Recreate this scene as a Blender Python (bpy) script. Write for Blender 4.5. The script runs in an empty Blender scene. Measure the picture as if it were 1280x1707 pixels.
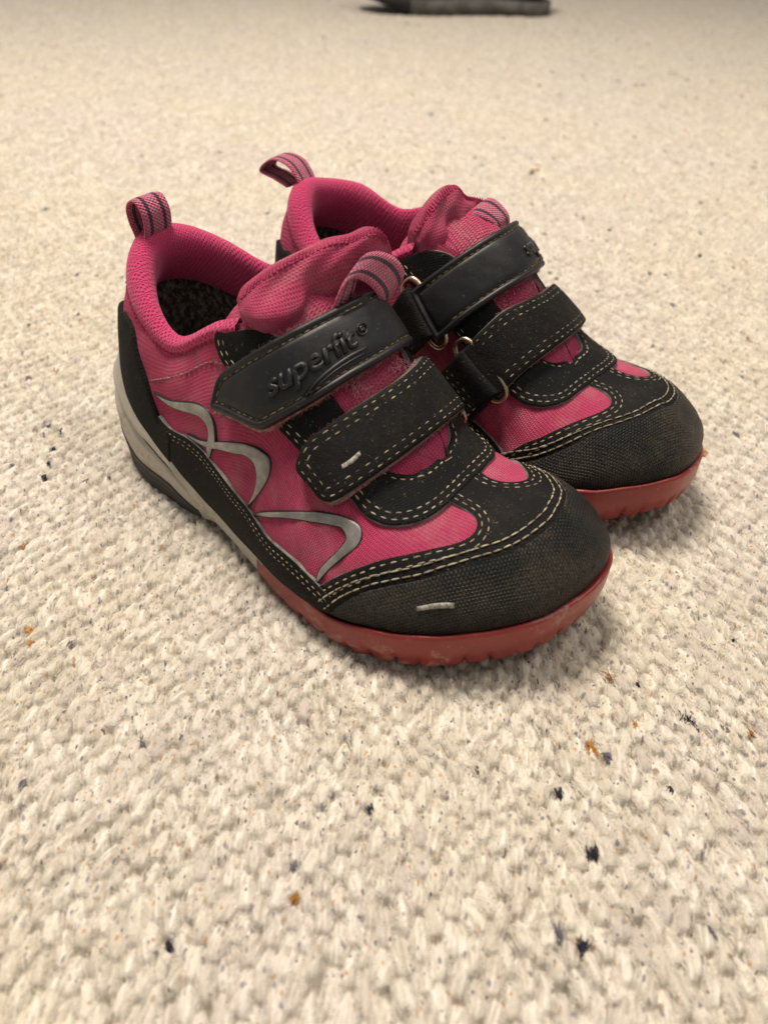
import bpy, bmesh, math, random
import numpy as np
from mathutils import Vector, Matrix
from mathutils.bvhtree import BVHTree
from mathutils.geometry import delaunay_2d_cdt
R = math.radians
MM = 0.001
sc = bpy.context.scene
COL = sc.collection
rng = random.Random(7)

# ------------------------------------------------------------------ camera
CAM_H, CAM_PITCH, CAM_ROLL = 178.5, R(39.6), R(2.2)
cd = bpy.data.cameras.new('camera'); cam = bpy.data.objects.new('camera', cd); COL.objects.link(cam)
cd.sensor_fit = 'VERTICAL'; cd.sensor_height = 24.0; cd.lens = 1282.0 / 1707.0 * 24.0
cd.clip_start = 0.01; cd.clip_end = 50
_c, _s = math.cos(CAM_ROLL), math.sin(CAM_ROLL)
_up0 = Vector((0, math.sin(CAM_PITCH), math.cos(CAM_PITCH))); _fw = Vector((0, math.cos(CAM_PITCH), -math.sin(CAM_PITCH)))
_rt = _c * Vector((1, 0, 0)) + _s * _up0; _up = -_s * Vector((1, 0, 0)) + _c * _up0
M = Matrix((( _rt.x, _up.x, -_fw.x, 0), (_rt.y, _up.y, -_fw.y, 0), (_rt.z, _up.z, -_fw.z, CAM_H * MM), (0, 0, 0, 1)))
cam.matrix_world = M
cd.dof.use_dof = True; cd.dof.focus_distance = 0.24; cd.dof.aperture_fstop = 8.0
sc.camera = cam

# ------------------------------------------------------------------ light (indoor lamps, no sky)
w = bpy.data.worlds.new('World'); sc.world = w; w.use_nodes = True
bg = w.node_tree.nodes['Background']; bg.inputs[0].default_value = (1.0, 0.93, 0.86, 1); bg.inputs[1].default_value = 0.32
def area(name, loc, target, size, power, col):
    ld = bpy.data.lights.new(name, 'AREA'); ld.shape = 'DISK'; ld.size = size; ld.energy = power; ld.color = col
    o = bpy.data.objects.new(name, ld); COL.objects.link(o); o.location = loc
    o.rotation_euler = (Vector(target) - Vector(loc)).to_track_quat('-Z', 'Y').to_euler()
    return o
area('ceiling_lamp', (-0.32, 0.62, 1.55), (0, 0.35, 0), 0.5, 39, (1.0, 0.895, 0.775))
area('room_lamp', (0.8, 0.2, 1.7), (0, 0.35, 0), 0.7, 12, (1.0, 0.90, 0.80))
sc.view_settings.view_transform = 'Standard'; sc.view_settings.look = 'None'
sc.view_settings.exposure = 0.0; sc.view_settings.gamma = 1.0
# ------------------------------------------------------------------ shoe geometry (millimetres; x to the toe, y to the outer side, z up)
# stations round the upper of the right shoe: five points from the feather line to the top line / ridge
ST = [
 # heel -> outer side -> toe
 [(-3,0,15),(-3,0,32),(-1.2,0,50),(0,0,69),(7,0,84)],
 [(4,17,15),(4,17,32),(4.6,15.5,50),(6,13.5,65),(12,11,79)],
 [(18,25,14),(18,25.5,30),(19,24.5,44),(20,22,57),(25,18.5,69)],
 [(40,28,10),(40,29.5,24),(41,28.5,38),(42,26,52),(43,21.5,63)],
 [(62,30,9),(62,32,20),(64,31,36),(66,28,55),(66,21.5,76)],
 [(85,35,9),(85,36.5,20),(87,34,36),(89,27,57),(86,18,80.5)],
 [(106,40,10),(106,41,19),(108,37,34),(109,27,50),(103,13.5,67.5)],
 [(125,41.5,12),(125,42,20),(126,36,33),(127,23,43),(121,7,52)],
 [(142,38.3,15),(142,38.3,22),(142,31,34),(141,18,40.5),(132,-1,45.5)],
 [(155,32.5,16.5),(155,32.3,24),(154,26,35.5),(151,14,41),(142,-3,42.3)],
 [(165.7,24,19),(165.5,23.6,26.5),(164,18,36),(159,9,41.5),(150,-5,42.6)],
 [(175.3,12.8,21.5),(175.2,12.4,29),(171.6,8.5,36.4),(165,2,42),(156,-6,43.2)],
 [(180.1,.6,23.5),(179.5,.6,30.5),(175,-2,37),(168,-4.5,42.2),(159,-7,43.8)],
 # toe tip
 [(181.6,-10,25),(180.8,-10,31.5),(175.8,-9.5,37.4),(168.8,-8,42.4),(160,-7,43.8)],
 [(179.2,-19.4,25),(178.8,-19,31.5),(173.8,-16.5,37),(167.5,-12,42.2),(159,-7.2,43.8)],
 [(171.6,-27.6,22.5),(171.2,-27.2,29.5),(168.8,-23,36.6),(164,-15.5,41.8),(155,-6.3,43)],
 [(160,-33.5,19),(160,-33.5,26.5),(158,-28,36),(155,-18,41),(147,-4.7,42.2)],
 [(146,-36,16),(146,-36,23),(145,-29.5,35),(142,-17,41),(137,-2.5,43.4)],
 [(128,-35,13),(128,-35,22),(128,-30,35),(127,-21,44.5),(121,-11,52)],
 [(108,-31,11),(108,-31.5,22),(109,-29,38),(109,-23,54),(104,-15,67)],
 [(86,-26,10),(86,-27,24),(88,-26.5,42),(89,-24,61),(86,-17,81)],
 [(62,-23,10),(62,-25,25),(64,-25.5,45),(66,-24.5,62),(66,-20.5,79)],
 [(40,-23,11),(40,-25,27),(41,-25.5,46),(42,-24.5,62),(43,-21.5,74)],
 [(18,-23,14),(18,-24,32),(19,-23.5,50),(20,-21,67),(24,-18,79)],
 [(4,-16,15),(4,-16,32),(4.6,-15,50),(6,-13,67),(12,-11,83)],
]
NST = len(ST)
FRONT = set(range(8, 18))            # stations whose top points lie on the closed ridge
def catmull(p0, p1, p2, p3, t):
    t2, t3 = t * t, t * t * t
    return 0.5 * ((2 * p1) + (-p0 + p2) * t + (2 * p0 - 5 * p1 + 4 * p2 - p3) * t2 + (-p0 + 3 * p1 - 3 * p2 + p3) * t3)
NS, NR = 12, 40                      # samples per station gap, samples up the wall
def section(pts, front, n=NR):
    P = [np.array(p, float) for p in pts]
    first = 2 * P[0] - P[1]
    last = 2 * P[4] - P[3]
    if front: last = np.array([2 * P[4][0] - P[3][0], 2 * P[4][1] - P[3][1], P[3][2]])
    Q = [first] + P + [last]; out = []
    for k in range(n + 1):
        u = k / n * 4; i = min(3, int(u)); out.append(catmull(Q[i], Q[i + 1], Q[i + 2], Q[i + 3], u - i))
    return np.array(out)
def build_grid():
    cols = []
    for i in range(NST):
        for k in range(NS):
            t = k / NS
            rows = [catmull(*[np.array(ST[(i + j) % NST][m], float) for j in (-1, 0, 1, 2)], t) for m in range(5)]
            fr = (i in FRONT and (i + 1) % NST in FRONT) or (i in FRONT and k == 0)
            if not fr and i in (7, 17): fr = (t > .5) if i == 7 else (t < .5)
            cols.append(section(rows, fr))
    return np.array(cols)            # [column][row][xyz]
G = build_grid(); NC = len(G)
def smooth01(x): x = min(1, max(0, x)); return x * x * (3 - 2 * x)
def chart_grid(G):
    C = np.zeros(G.shape[:2] + (2,))
    dirs = []
    for c in range(NC):
        d = G[c, 12, :2] - G[c, -1, :2]
        d = d / (np.linalg.norm(d) + 1e-9); dirs.append(d)
    dirs = np.array(dirs)
    for _ in range(6): dirs = (np.roll(dirs, 1, 0) + 2 * dirs + np.roll(dirs, -1, 0)); dirs /= np.linalg.norm(dirs, axis=1)[:, None]
    for c in range(NC):
        seg = np.linalg.norm(np.diff(G[c], axis=0), axis=1); L = np.concatenate([[0], np.cumsum(seg[::-1])])[::-1]
        C[c] = G[c, -1, :2] + dirs[c] * L[:, None]
    return C
CH = chart_grid(G)
def grid_normals(G):
    du = np.roll(G, -1, 0) - np.roll(G, 1, 0)
    dv = np.zeros_like(G); dv[:, 1:-1] = G[:, 2:] - G[:, :-2]; dv[:, 0] = G[:, 1] - G[:, 0]; dv[:, -1] = G[:, -1] - G[:, -2]
    n = np.cross(dv, du); l = np.linalg.norm(n, axis=2)[:, :, None]
    n = n / np.maximum(l, 1e-9)
    for c in range(NC):              # along the ridge the neighbouring samples coincide: lean on the row below
        if l[c, -1, 0] < 1e-3: n[c, -1] = n[c, -2]
    return n
GN = grid_normals(G)
if GN[0, 10, 0] > 0: GN = -GN        # heel must face backwards
_fl_v = [(p[0], p[1], 0.0) for p in CH.reshape(-1, 2)]
_fl_f = []
for c in range(NC):
    for r in range(NR): _fl_f.append((c * (NR + 1) + r, ((c + 1) % NC) * (NR + 1) + r, ((c + 1) % NC) * (NR + 1) + r + 1, c * (NR + 1) + r + 1))
_tri = []
for f in _fl_f: _tri += [(f[0], f[1], f[2]), (f[0], f[2], f[3])]
FLAT = BVHTree.FromPolygons([Vector(v) for v in _fl_v], _tri, all_triangles=True)
_G3 = G.reshape(-1, 3); _N3 = GN.reshape(-1, 3); _C2 = CH.reshape(-1, 2)
def S(c, off=0.0, normal=False):
    """chart point -> point of the upper's surface, moved out along the normal"""
    co, n, i, d = FLAT.find_nearest(Vector((c[0], c[1], 0)))
    a, b, e = _tri[i]
    A, B, E = _C2[a], _C2[b], _C2[e]
    v0, v1, v2 = B - A, E - A, np.array([co.x, co.y]) - A
    den = v0[0] * v1[1] - v1[0] * v0[1]
    if abs(den) < 1e-12: u = v = 0
    else: u = (v2[0] * v1[1] - v1[0] * v2[1]) / den; v = (v0[0] * v2[1] - v2[0] * v0[1]) / den
    w0 = 1 - u - v
    p = w0 * _G3[a] + u * _G3[b] + v * _G3[e]; nn = w0 * _N3[a] + u * _N3[b] + v * _N3[e]
    nn = nn / (np.linalg.norm(nn) + 1e-9)
    return (p + nn * off, nn) if normal else p + nn * off
# hull: the upper with its throat bridged over the tongue, for laying straps
def _tp(i, t, row=4):
    return catmull(*[np.array(ST[(i + j) % NST][row], float) for j in (-1, 0, 1, 2)], t)
def bridge(n=40, m=16):
    V = []; F = []
    for k in range(n + 1):
        q = k / n * 4.0; i = min(3, int(q)); t = q - i
        A = _tp(4 + i, t); B = _tp(21 - i - 1, 1 - t)
        b = 8.0 * (1 - smooth01((q - 1.2) / 1.8)) + 1.5 * (1 - smooth01(q - 3))
        for j in range(m + 1):
            u = j / m; p = A * (1 - u) + B * u; p[2] += b * 4 * u * (1 - u) * .9
            V.append(p)
    for k in range(n):
        for j in range(m):
            a = k * (m + 1) + j; F.append((a, a + 1, a + m + 2)); F.append((a, a + m + 2, a + m + 1))
    return V, F

def warpL(p):
    """the left shoe's own shape: toe turned a little, collar worn lower on the inner side"""
    x, y, z = p
    D = 11 * smooth01(x / 24) * (1 - smooth01((x - 45) / 35)) * smooth01((z - 42) / 24) * max(-1, min(1, y / 18))
    return (x + 0.15 * y * min(1, max(0, (x - 135) / 40)), y, z + D)
# ------------------------------------------------------------------ 3D point -> chart point
BODY = BVHTree.FromPolygons([Vector(p) for p in _G3], _tri, all_triangles=True)
from mathutils.geometry import barycentric_transform
def to_chart(p):
    co, n, i, d = BODY.find_nearest(Vector(p)); a, b, e = _tri[i]
    c = barycentric_transform(co, *[Vector(_G3[k]) for k in (a, b, e)], *[Vector((*_C2[k], 0)) for k in (a, b, e)])
    return (c.x, c.y)
# ------------------------------------------------------------------ placing shoe-space geometry
class Shoe:
    def __init__(s, side, loc, ang):
        s.side = side
        s.root = bpy.data.objects.new('sneaker', None); COL.objects.link(s.root)
        s.root.location = (loc[0] * MM, loc[1] * MM, 0); s.root.rotation_euler = (0, 0, ang)
    def tr(s, p):
        if s.side == 'R': return (p[0] * MM, -p[1] * MM, p[2] * MM)
        x, y, z = warpL(p)
        return (x * MM, y * MM, z * MM)
def mk(shoe, name, V, F, mat, parent=None, uv=None, recalc=True, smooth=True, sub=0):
    me = bpy.data.meshes.new(name)
    me.from_pydata([shoe.tr(p) for p in V], [], F)
    if uv is not None:
        L = me.uv_layers.new(name='UVMap'); vi = np.zeros(len(me.loops), np.int32); me.loops.foreach_get('vertex_index', vi)
        L.data.foreach_set('uv', np.array(uv, np.float32)[vi].ravel())
    if recalc:
        bm = bmesh.new(); bm.from_mesh(me); bmesh.ops.recalc_face_normals(bm, faces=bm.faces); bm.to_mesh(me); bm.free()
    if smooth: me.polygons.foreach_set('use_smooth', [True] * len(me.polygons))
    me.materials.append(mat); me.update()
    o = bpy.data.objects.new(name, me); COL.objects.link(o); o.parent = parent or shoe.root
    if sub:
        m = o.modifiers.new('subdivision', 'SUBSURF'); m.levels = m.render_levels = sub
    return o
# ------------------------------------------------------------------ 2D helpers
def smooth_poly(P, closed=True, step=0.8):
    """Catmull-Rom through the points; a third value of 1 keeps that point a corner"""
    n = len(P); out = []; keys = []
    rngi = range(n) if closed else range(n - 1)
    for i in rngi:
        a = np.array(P[i][:2], float); b = np.array(P[(i + 1) % n][:2], float)
        ca = len(P[i]) > 2 or (not closed and i == 0); cb = len(P[(i + 1) % n]) > 2 or (not closed and i == n - 2)
        p0 = np.array(P[(i - 1) % n][:2], float) if not ca else 2 * a - b
        p3 = np.array(P[(i + 2) % n][:2], float) if not cb else 2 * b - a
        # centripetal-ish: limit tangents by the length of this piece
        L = np.linalg.norm(b - a) + 1e-9
        l0 = np.linalg.norm(a - p0) + 1e-9; l3 = np.linalg.norm(p3 - b) + 1e-9
        t1 = ((a - p0) / l0 * L + (b - a)) / 2 * 1.0; t2 = ((b - a) + (p3 - b) / l3 * L) / 2 * 1.0
        m = max(1, int(L / step)); keys.append(len(out))
        for k in range(m):
            t = k / m; t2_, t3_ = t * t, t * t * t
            out.append((2 * t3_ - 3 * t2_ + 1) * a + (t3_ - 2 * t2_ + t) * t1 + (-2 * t3_ + 3 * t2_) * b + (t3_ - t2_) * t2)
    if not closed: keys.append(len(out)); out.append(np.array(P[-1][:2], float))
    return np.array(out), keys
def area2(P): return 0.5 * np.sum(P[:, 0] * np.roll(P[:, 1], -1) - np.roll(P[:, 0], -1) * P[:, 1])
def normals2(P, closed=True):
    if closed: T = np.roll(P, -1, 0) - np.roll(P, 1, 0)
    else: T = np.gradient(P, axis=0)
    T /= (np.linalg.norm(T, axis=1)[:, None] + 1e-9); return np.stack([-T[:, 1], T[:, 0]], 1)
def dist_to(P, Q, closed=True):
    """distance from points Q to the polyline P"""
    A = P if closed else P[:-1]; B = np.roll(P, -1, 0) if closed else P[1:]
    out = np.full(len(Q), 1e9)
    for a in range(0, len(Q), 2000):
        q = Q[a:a + 2000][:, None]; AB = (B - A)[None]; t = np.clip(((q - A[None]) * AB).sum(2) / ((AB ** 2).sum(2) + 1e-12), 0, 1)
        out[a:a + 2000] = np.sqrt((((A[None] + t[..., None] * AB) - q) ** 2).sum(2)).min(1)
    return out
def inside(P, Q):
    x, y = Q[:, 0][:, None], Q[:, 1][:, None]; A = P; B = np.roll(P, -1, 0)
    c = ((A[:, 1] > y) != (B[:, 1] > y)) & (x < (B[:, 0] - A[:, 0]) * (y - A[:, 1]) / (B[:, 1] - A[:, 1] + 1e-15) + A[:, 0])
    return c.sum(1) % 2 == 1
def sheet(shoe, name, fn, outline, rings, grid, mat, parent=None, base=-0.8, noise=0.0, edge=None):
    """a flat piece with real thickness laid on the surface fn(chart, offset); rings = [(distance from edge, height)...]"""
    P = outline
    if area2(P) < 0: P = P[::-1]
    N = normals2(P)                           # inward for counter-clockwise outlines
    pts = [P]; hs = [np.full(len(P), rings[0][1])]
    for d, h in rings[1:]:
        Q = P + N * d; Q = Q[inside(P, Q)]
        if len(Q) == 0: continue
        Q = Q[dist_to(P, Q) > d * .93]
        pts.append(Q); hs.append(np.full(len(Q), h))
    mn, mx = P.min(0), P.max(0); gx, gy = np.meshgrid(np.arange(mn[0], mx[0], grid), np.arange(mn[1], mx[1], grid))
    gx = gx + (np.arange(gx.shape[0]) % 2)[:, None] * grid * .5
    Q = np.stack([gx.ravel(), gy.ravel()], 1); Q = Q[inside(P, Q)]
    if len(Q):
        D = dist_to(P, Q); Q = Q[D > rings[-1][0] + grid * .4]; pts.append(Q); hs.append(np.full(len(Q), rings[-1][1]))
    A = np.concatenate(pts); H = np.concatenate(hs); n = len(P)
    vo, eo, fo, ov, oe, of = delaunay_2d_cdt([Vector(p) for p in A], [], [list(range(n))], 1, 1e-5)
    V = []; UV = []; ring_new = {}
    for i, v in enumerate(vo):
        src = ov[i]
        h = H[src[0]] if src else rings[0][1]
        for sidx in src:
            if sidx < n: ring_new[sidx] = i; h = rings[0][1]; break
        if noise: h += noise * math.sin(v.x * .9 + 3 * math.sin(v.y * .31)) * .5
        V.append(fn((v.x, v.y), h)); UV.append((v.x, v.y))
    F = [list(f) for f in fo]
    b0 = len(V)
    nf = len(F); PO = P - N * (.28 if edge else .12)
    for k in range(n): V.append(fn(PO[k], base)); UV.append(tuple(P[k]))
    for k in range(n):
        a, b = ring_new.get(k), ring_new.get((k + 1) % n)
        if a is None or b is None or a == b: continue
        F.append([a, b, b0 + (k + 1) % n, b0 + k])
    o = mk(shoe, name, V, F, mat, parent, UV)
    if edge:
        o.data.materials.append(edge); mi = np.zeros(len(F), np.int32); mi[nf:] = 1; o.data.polygons.foreach_set('material_index', mi)
    return o
def capsule_rows(fn, path, h, L, gap, w, V, F, sag=0.12, phase=0.0, dirt=0.0):
    """stitches one after another along a chart path"""
    seg = np.linalg.norm(np.diff(path, axis=0), axis=1); cum = np.concatenate([[0], np.cumsum(seg)])
    def at(s):
        s = min(max(s, 0), cum[-1] - 1e-6); i = max(0, int(np.searchsorted(cum, s, side='right') - 1)); i = min(i, len(seg) - 1)
        t = (s - cum[i]) / (seg[i] + 1e-9); p = path[i] * (1 - t) + path[i + 1] * t
        d = (path[i + 1] - path[i]) / (seg[i] + 1e-9); return p, d
    s = phase
    while s + L < cum[-1]:
        m = 5; b0 = len(V); jit = rng.uniform(-.07, .07); l = L * rng.uniform(.9, 1.06)
        for k in range(m):
            t = k / (m - 1); p, d = at(s + l * t); nrm = np.array([-d[1], d[0]])
            e = math.sin(math.pi * (0.08 + .84 * t)) ** .5
            c = p + nrm * jit
            for a in range(5):
                ang = 2 * math.pi * a / 5 + .3
                V.append(fn(c + nrm * math.cos(ang) * w * .5 * e, h + (e - 1) * .35 + math.sin(ang) * w * .42 * e - sag))
        for k in range(m - 1):
            for a in range(5): F.append([b0 + k * 5 + a, b0 + k * 5 + (a + 1) % 5, b0 + (k + 1) * 5 + (a + 1) % 5, b0 + (k + 1) * 5 + a])
        F.append([b0 + a for a in range(5)][::-1]); F.append([b0 + (m - 1) * 5 + a for a in range(5)])
        s += L + gap
def offset_path(P, d):
    Q = P + normals2(P, False) * d
    return Q[dist_to(P, Q, False) > abs(d) * .93] if abs(d) > 0 else Q
def stitching(shoe, fn, paths, h, mat, parent, L=2.8, gap=.38, w=.50):
    V, F = [], []
    for p in paths: capsule_rows(fn, np.array(p), h, L, gap, w, V, F, phase=rng.uniform(0, .8))
    return mk(shoe, 'stitching', V, F, mat, parent)
# ------------------------------------------------------------------ 3D curve helpers
def spl3(P, n):
    P = [np.array(p, float) for p in P]; Q = [2 * P[0] - P[1]] + P + [2 * P[-1] - P[-2]]; out = []
    for k in range(n + 1):
        u = k / n * (len(P) - 1); i = min(len(P) - 2, int(u)); out.append(catmull(Q[i], Q[i + 1], Q[i + 2], Q[i + 3], u - i))
    return np.array(out)
class Ruled:
    """strap surface between two rails; chart (u mm along, v mm across)"""
    def __init__(s, lo, hi, i0=0, arch=0.0):
        n = 160; s.A = spl3(lo, n); s.B = spl3(hi, n); mid = (s.A + s.B) / 2
        s.cum = np.concatenate([[0], np.cumsum(np.linalg.norm(np.diff(mid, axis=0), axis=1))])
        s.W = float(np.mean(np.linalg.norm(s.B - s.A, axis=1))); s.n = n
        s.u0 = s.cum[int(i0 / (len(lo) - 1) * n)]; s.U = s.cum[-1] - s.u0; s.arch = arch
    def pos(s, c):
        u = c[0] + s.u0; x = np.interp(u, s.cum, np.arange(s.n + 1)); 
        i = min(s.n - 1, max(0, int(x))); t = x - i
        ex = (u - s.cum[-1]) if u > s.cum[-1] else (u if u < 0 else 0)
        a = s.A[i] * (1 - t) + s.A[i + 1] * t; b = s.B[i] * (1 - t) + s.B[i + 1] * t
        v = c[1] / s.W
        p = a * (1 - v) + b * v
        if ex:
            d = (s.A[i + 1] - s.A[i]) + (s.B[i + 1] - s.B[i]); p = p + d / np.linalg.norm(d) * ex
        return p
    def __call__(s, c, h):
        e = .4; c = (float(c[0]), float(c[1]))
        p = s.pos(c); du = s.pos((c[0] + e, c[1])) - s.pos((c[0] - e, c[1])); dv = s.pos((c[0], c[1] + e)) - s.pos((c[0], c[1] - e))
        n = np.cross(dv, du); n /= np.linalg.norm(n) + 1e-9
        v = c[1] / s.W
        return p + n * (h + s.arch * 4 * v * (1 - v))
def tube(path, r, seg=10, closed=True):
    P = np.array(path, float); n = len(P); V = []; F = []; N = None
    for i in range(n):
        if closed: T = P[(i + 1) % n] - P[i - 1]
        else: T = P[min(n - 1, i + 1)] - P[max(0, i - 1)]
        T /= np.linalg.norm(T) + 1e-9
        if N is None:
            N = np.cross(T, [0.3, 0.2, 1]); N /= np.linalg.norm(N)
        N = N - T * N.dot(T); N /= np.linalg.norm(N); B = np.cross(T, N)
        rr = r[i] if hasattr(r, '__len__') else r
        for k in range(seg):
            a = 2 * math.pi * k / seg; V.append(P[i] + (N * math.cos(a) + B * math.sin(a)) * rr)
    m = n if closed else n - 1
    for i in range(m):
        for k in range(seg): F.append([i * seg + k, i * seg + (k + 1) % seg, ((i + 1) % n) * seg + (k + 1) % seg, ((i + 1) % n) * seg + k])
    if not closed: F.append([k for k in range(seg)][::-1]); F.append([(n - 1) * seg + k for k in range(seg)])
    return V, F
def grid_faces(nu, nv, closed_u=False, closed_v=False):
    F = []
    for i in range(nu if closed_u else nu - 1):
        for j in range(nv if closed_v else nv - 1):
            F.append([i * nv + j, ((i + 1) % nu) * nv + j, ((i + 1) % nu) * nv + (j + 1) % nv, i * nv + (j + 1) % nv])
    return F
# ------------------------------------------------------------------ materials
class NT:
    def __init__(s, name):
        s.m = bpy.data.materials.new(name); s.m.use_nodes = True; s.t = s.m.node_tree; s.b = s.t.nodes['Principled BSDF']
    def n(s, typ, **kw):
        x = s.t.nodes.new(typ)
        for k, v in kw.items():
            if k.startswith('i_'):
                key = k[2:]; key = int(key) if key.isdigit() else key.replace('_', ' ')
                s.put(v, x.inputs[key])
            else: setattr(x, k, v)
        return x
    def put(s, v, inp):
        if isinstance(v, bpy.types.NodeSocket): s.t.links.new(v, inp)
        else: inp.default_value = v
    def math(s, op, a, b=0.0, c=0.0, clamp=False):
        x = s.t.nodes.new('ShaderNodeMath'); x.operation = op; x.use_clamp = clamp
        s.put(a, x.inputs[0]); s.put(b, x.inputs[1])
        if op in ('MULTIPLY_ADD', 'WRAP', 'SMOOTH_MIN'): s.put(c, x.inputs[2])
        return x.outputs[0]
    def mix(s, f, a, b):
        x = s.t.nodes.new('ShaderNodeMix'); x.data_type = 'RGBA'; s.put(f, x.inputs[0]); s.put(a, x.inputs[6]); s.put(b, x.inputs[7]); return x.outputs[2]
    def ramp(s, v, lo, hi):
        x = s.t.nodes.new('ShaderNodeMapRange'); x.interpolation_type = 'SMOOTHSTEP'; s.put(v, x.inputs[0]); s.put(lo, x.inputs[1]); s.put(hi, x.inputs[2]); return x.outputs[0]
    def noise(s, vec, scale, detail=3, rough=.6, out=0, dist=0.0):
        x = s.n('ShaderNodeTexNoise'); s.put(vec, x.inputs['Vector']); x.inputs['Scale'].default_value = scale; x.inputs['Detail'].default_value = detail
        x.inputs['Roughness'].default_value = rough; x.inputs['Distortion'].default_value = dist; return x.outputs[out]
    def uv(s): return s.n('ShaderNodeUVMap', uv_map='UVMap').outputs[0]
    def obj(s): return s.n('ShaderNodeTexCoord').outputs['Object']
    def sep(s, v): x = s.n('ShaderNodeSeparateXYZ'); s.put(v, x.inputs[0]); return x.outputs
    def mapping(s, v, scale=(1, 1, 1), rot=(0, 0, 0)):
        x = s.n('ShaderNodeMapping'); s.put(v, x.inputs[0]); x.inputs['Scale'].default_value = scale; x.inputs['Rotation'].default_value = rot; return x.outputs[0]
    def bump(s, h, strength, dist, normal=None):
        x = s.n('ShaderNodeBump'); x.inputs['Strength'].default_value = strength; x.inputs['Distance'].default_value = dist; s.put(h, x.inputs['Height'])
        if normal: s.put(normal, x.inputs['Normal'])
        return x.outputs[0]
    def out(s, col, rough, nrm=None, spec=.5, sheen=0, sheen_tint=None, metallic=0, coat=0):
        s.put(col, s.b.inputs['Base Color']); s.put(rough, s.b.inputs['Roughness']); s.b.inputs['Specular IOR Level'].default_value = spec
        s.b.inputs['Metallic'].default_value = metallic; s.b.inputs['Sheen Weight'].default_value = sheen; s.b.inputs['Coat Weight'].default_value = coat
        if sheen: s.b.inputs['Sheen Roughness'].default_value = .5
        if sheen_tint: s.b.inputs['Sheen Tint'].default_value = sheen_tint
        if nrm: s.put(nrm, s.b.inputs['Normal'])
        return s.m
def C(r, g, b): return (r, g, b, 1)
def knit(name, base, light, rib=(6.2, 5.0), rot=0.0, worn=.5, depth=.28):
    N = NT(name); uv = N.uv(); w = N.noise(uv, .55, 3); 
    warp = N.n('ShaderNodeVectorMath', operation='MULTIPLY_ADD', i_0=N.noise(uv, .35, 2, out=1), i_1=(.5, .5, 0), i_2=uv).outputs[0]
    m = N.mapping(warp, rot=(0, 0, rot)); x, y, _ = N.sep(m)
    sx = N.math('SINE', N.math('MULTIPLY', x, rib[0])); row = N.math('ABSOLUTE', sx)
    sy = N.math('SINE', N.math('MULTIPLY_ADD', y, rib[1], N.math('MULTIPLY', N.math('SINE', N.math('MULTIPLY', x, rib[0] * 2)), 1.2)))
    h = N.math('ADD', N.math('MULTIPLY', row, .7), N.math('MULTIPLY', sy, .35))
    fine = N.noise(N.mapping(uv, (1, 3, 1)), 3.2, 2); h = N.math('ADD', h, N.math('MULTIPLY', fine, .8))
    slub = N.ramp(N.noise(N.mapping(uv, (.9, .06, 1), rot=(0, 0, rot)), 2.2, 2), .58, .72)
    slub2 = N.ramp(N.noise(N.mapping(uv, (.05, 1.3, 1), rot=(0, 0, rot)), 2.0, 2), .62, .75)
    wf = N.ramp(N.noise(uv, .075, 5, .65), .42, .75)
    c = N.mix(N.ramp(h, .1, 1.25), tuple(v * .62 for v in base[:3]) + (1,), base)
    c = N.mix(N.math('MULTIPLY', wf, worn), c, light)
    c = N.mix(N.math('MULTIPLY', N.math('MAXIMUM', slub, slub2), .38), c, tuple(v * .5 for v in base[:3]) + (1,))
    dirt = N.ramp(N.noise(N.obj(), 60, 6, .7), .55, .72); c = N.mix(N.math('MULTIPLY', dirt, .35), c, C(.16, .10, .09))
    return N.out(c, .88, N.bump(h, 1.0, depth * 1.6 * MM), spec=.2, sheen=.2, sheen_tint=C(1, .5, .65))
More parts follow.
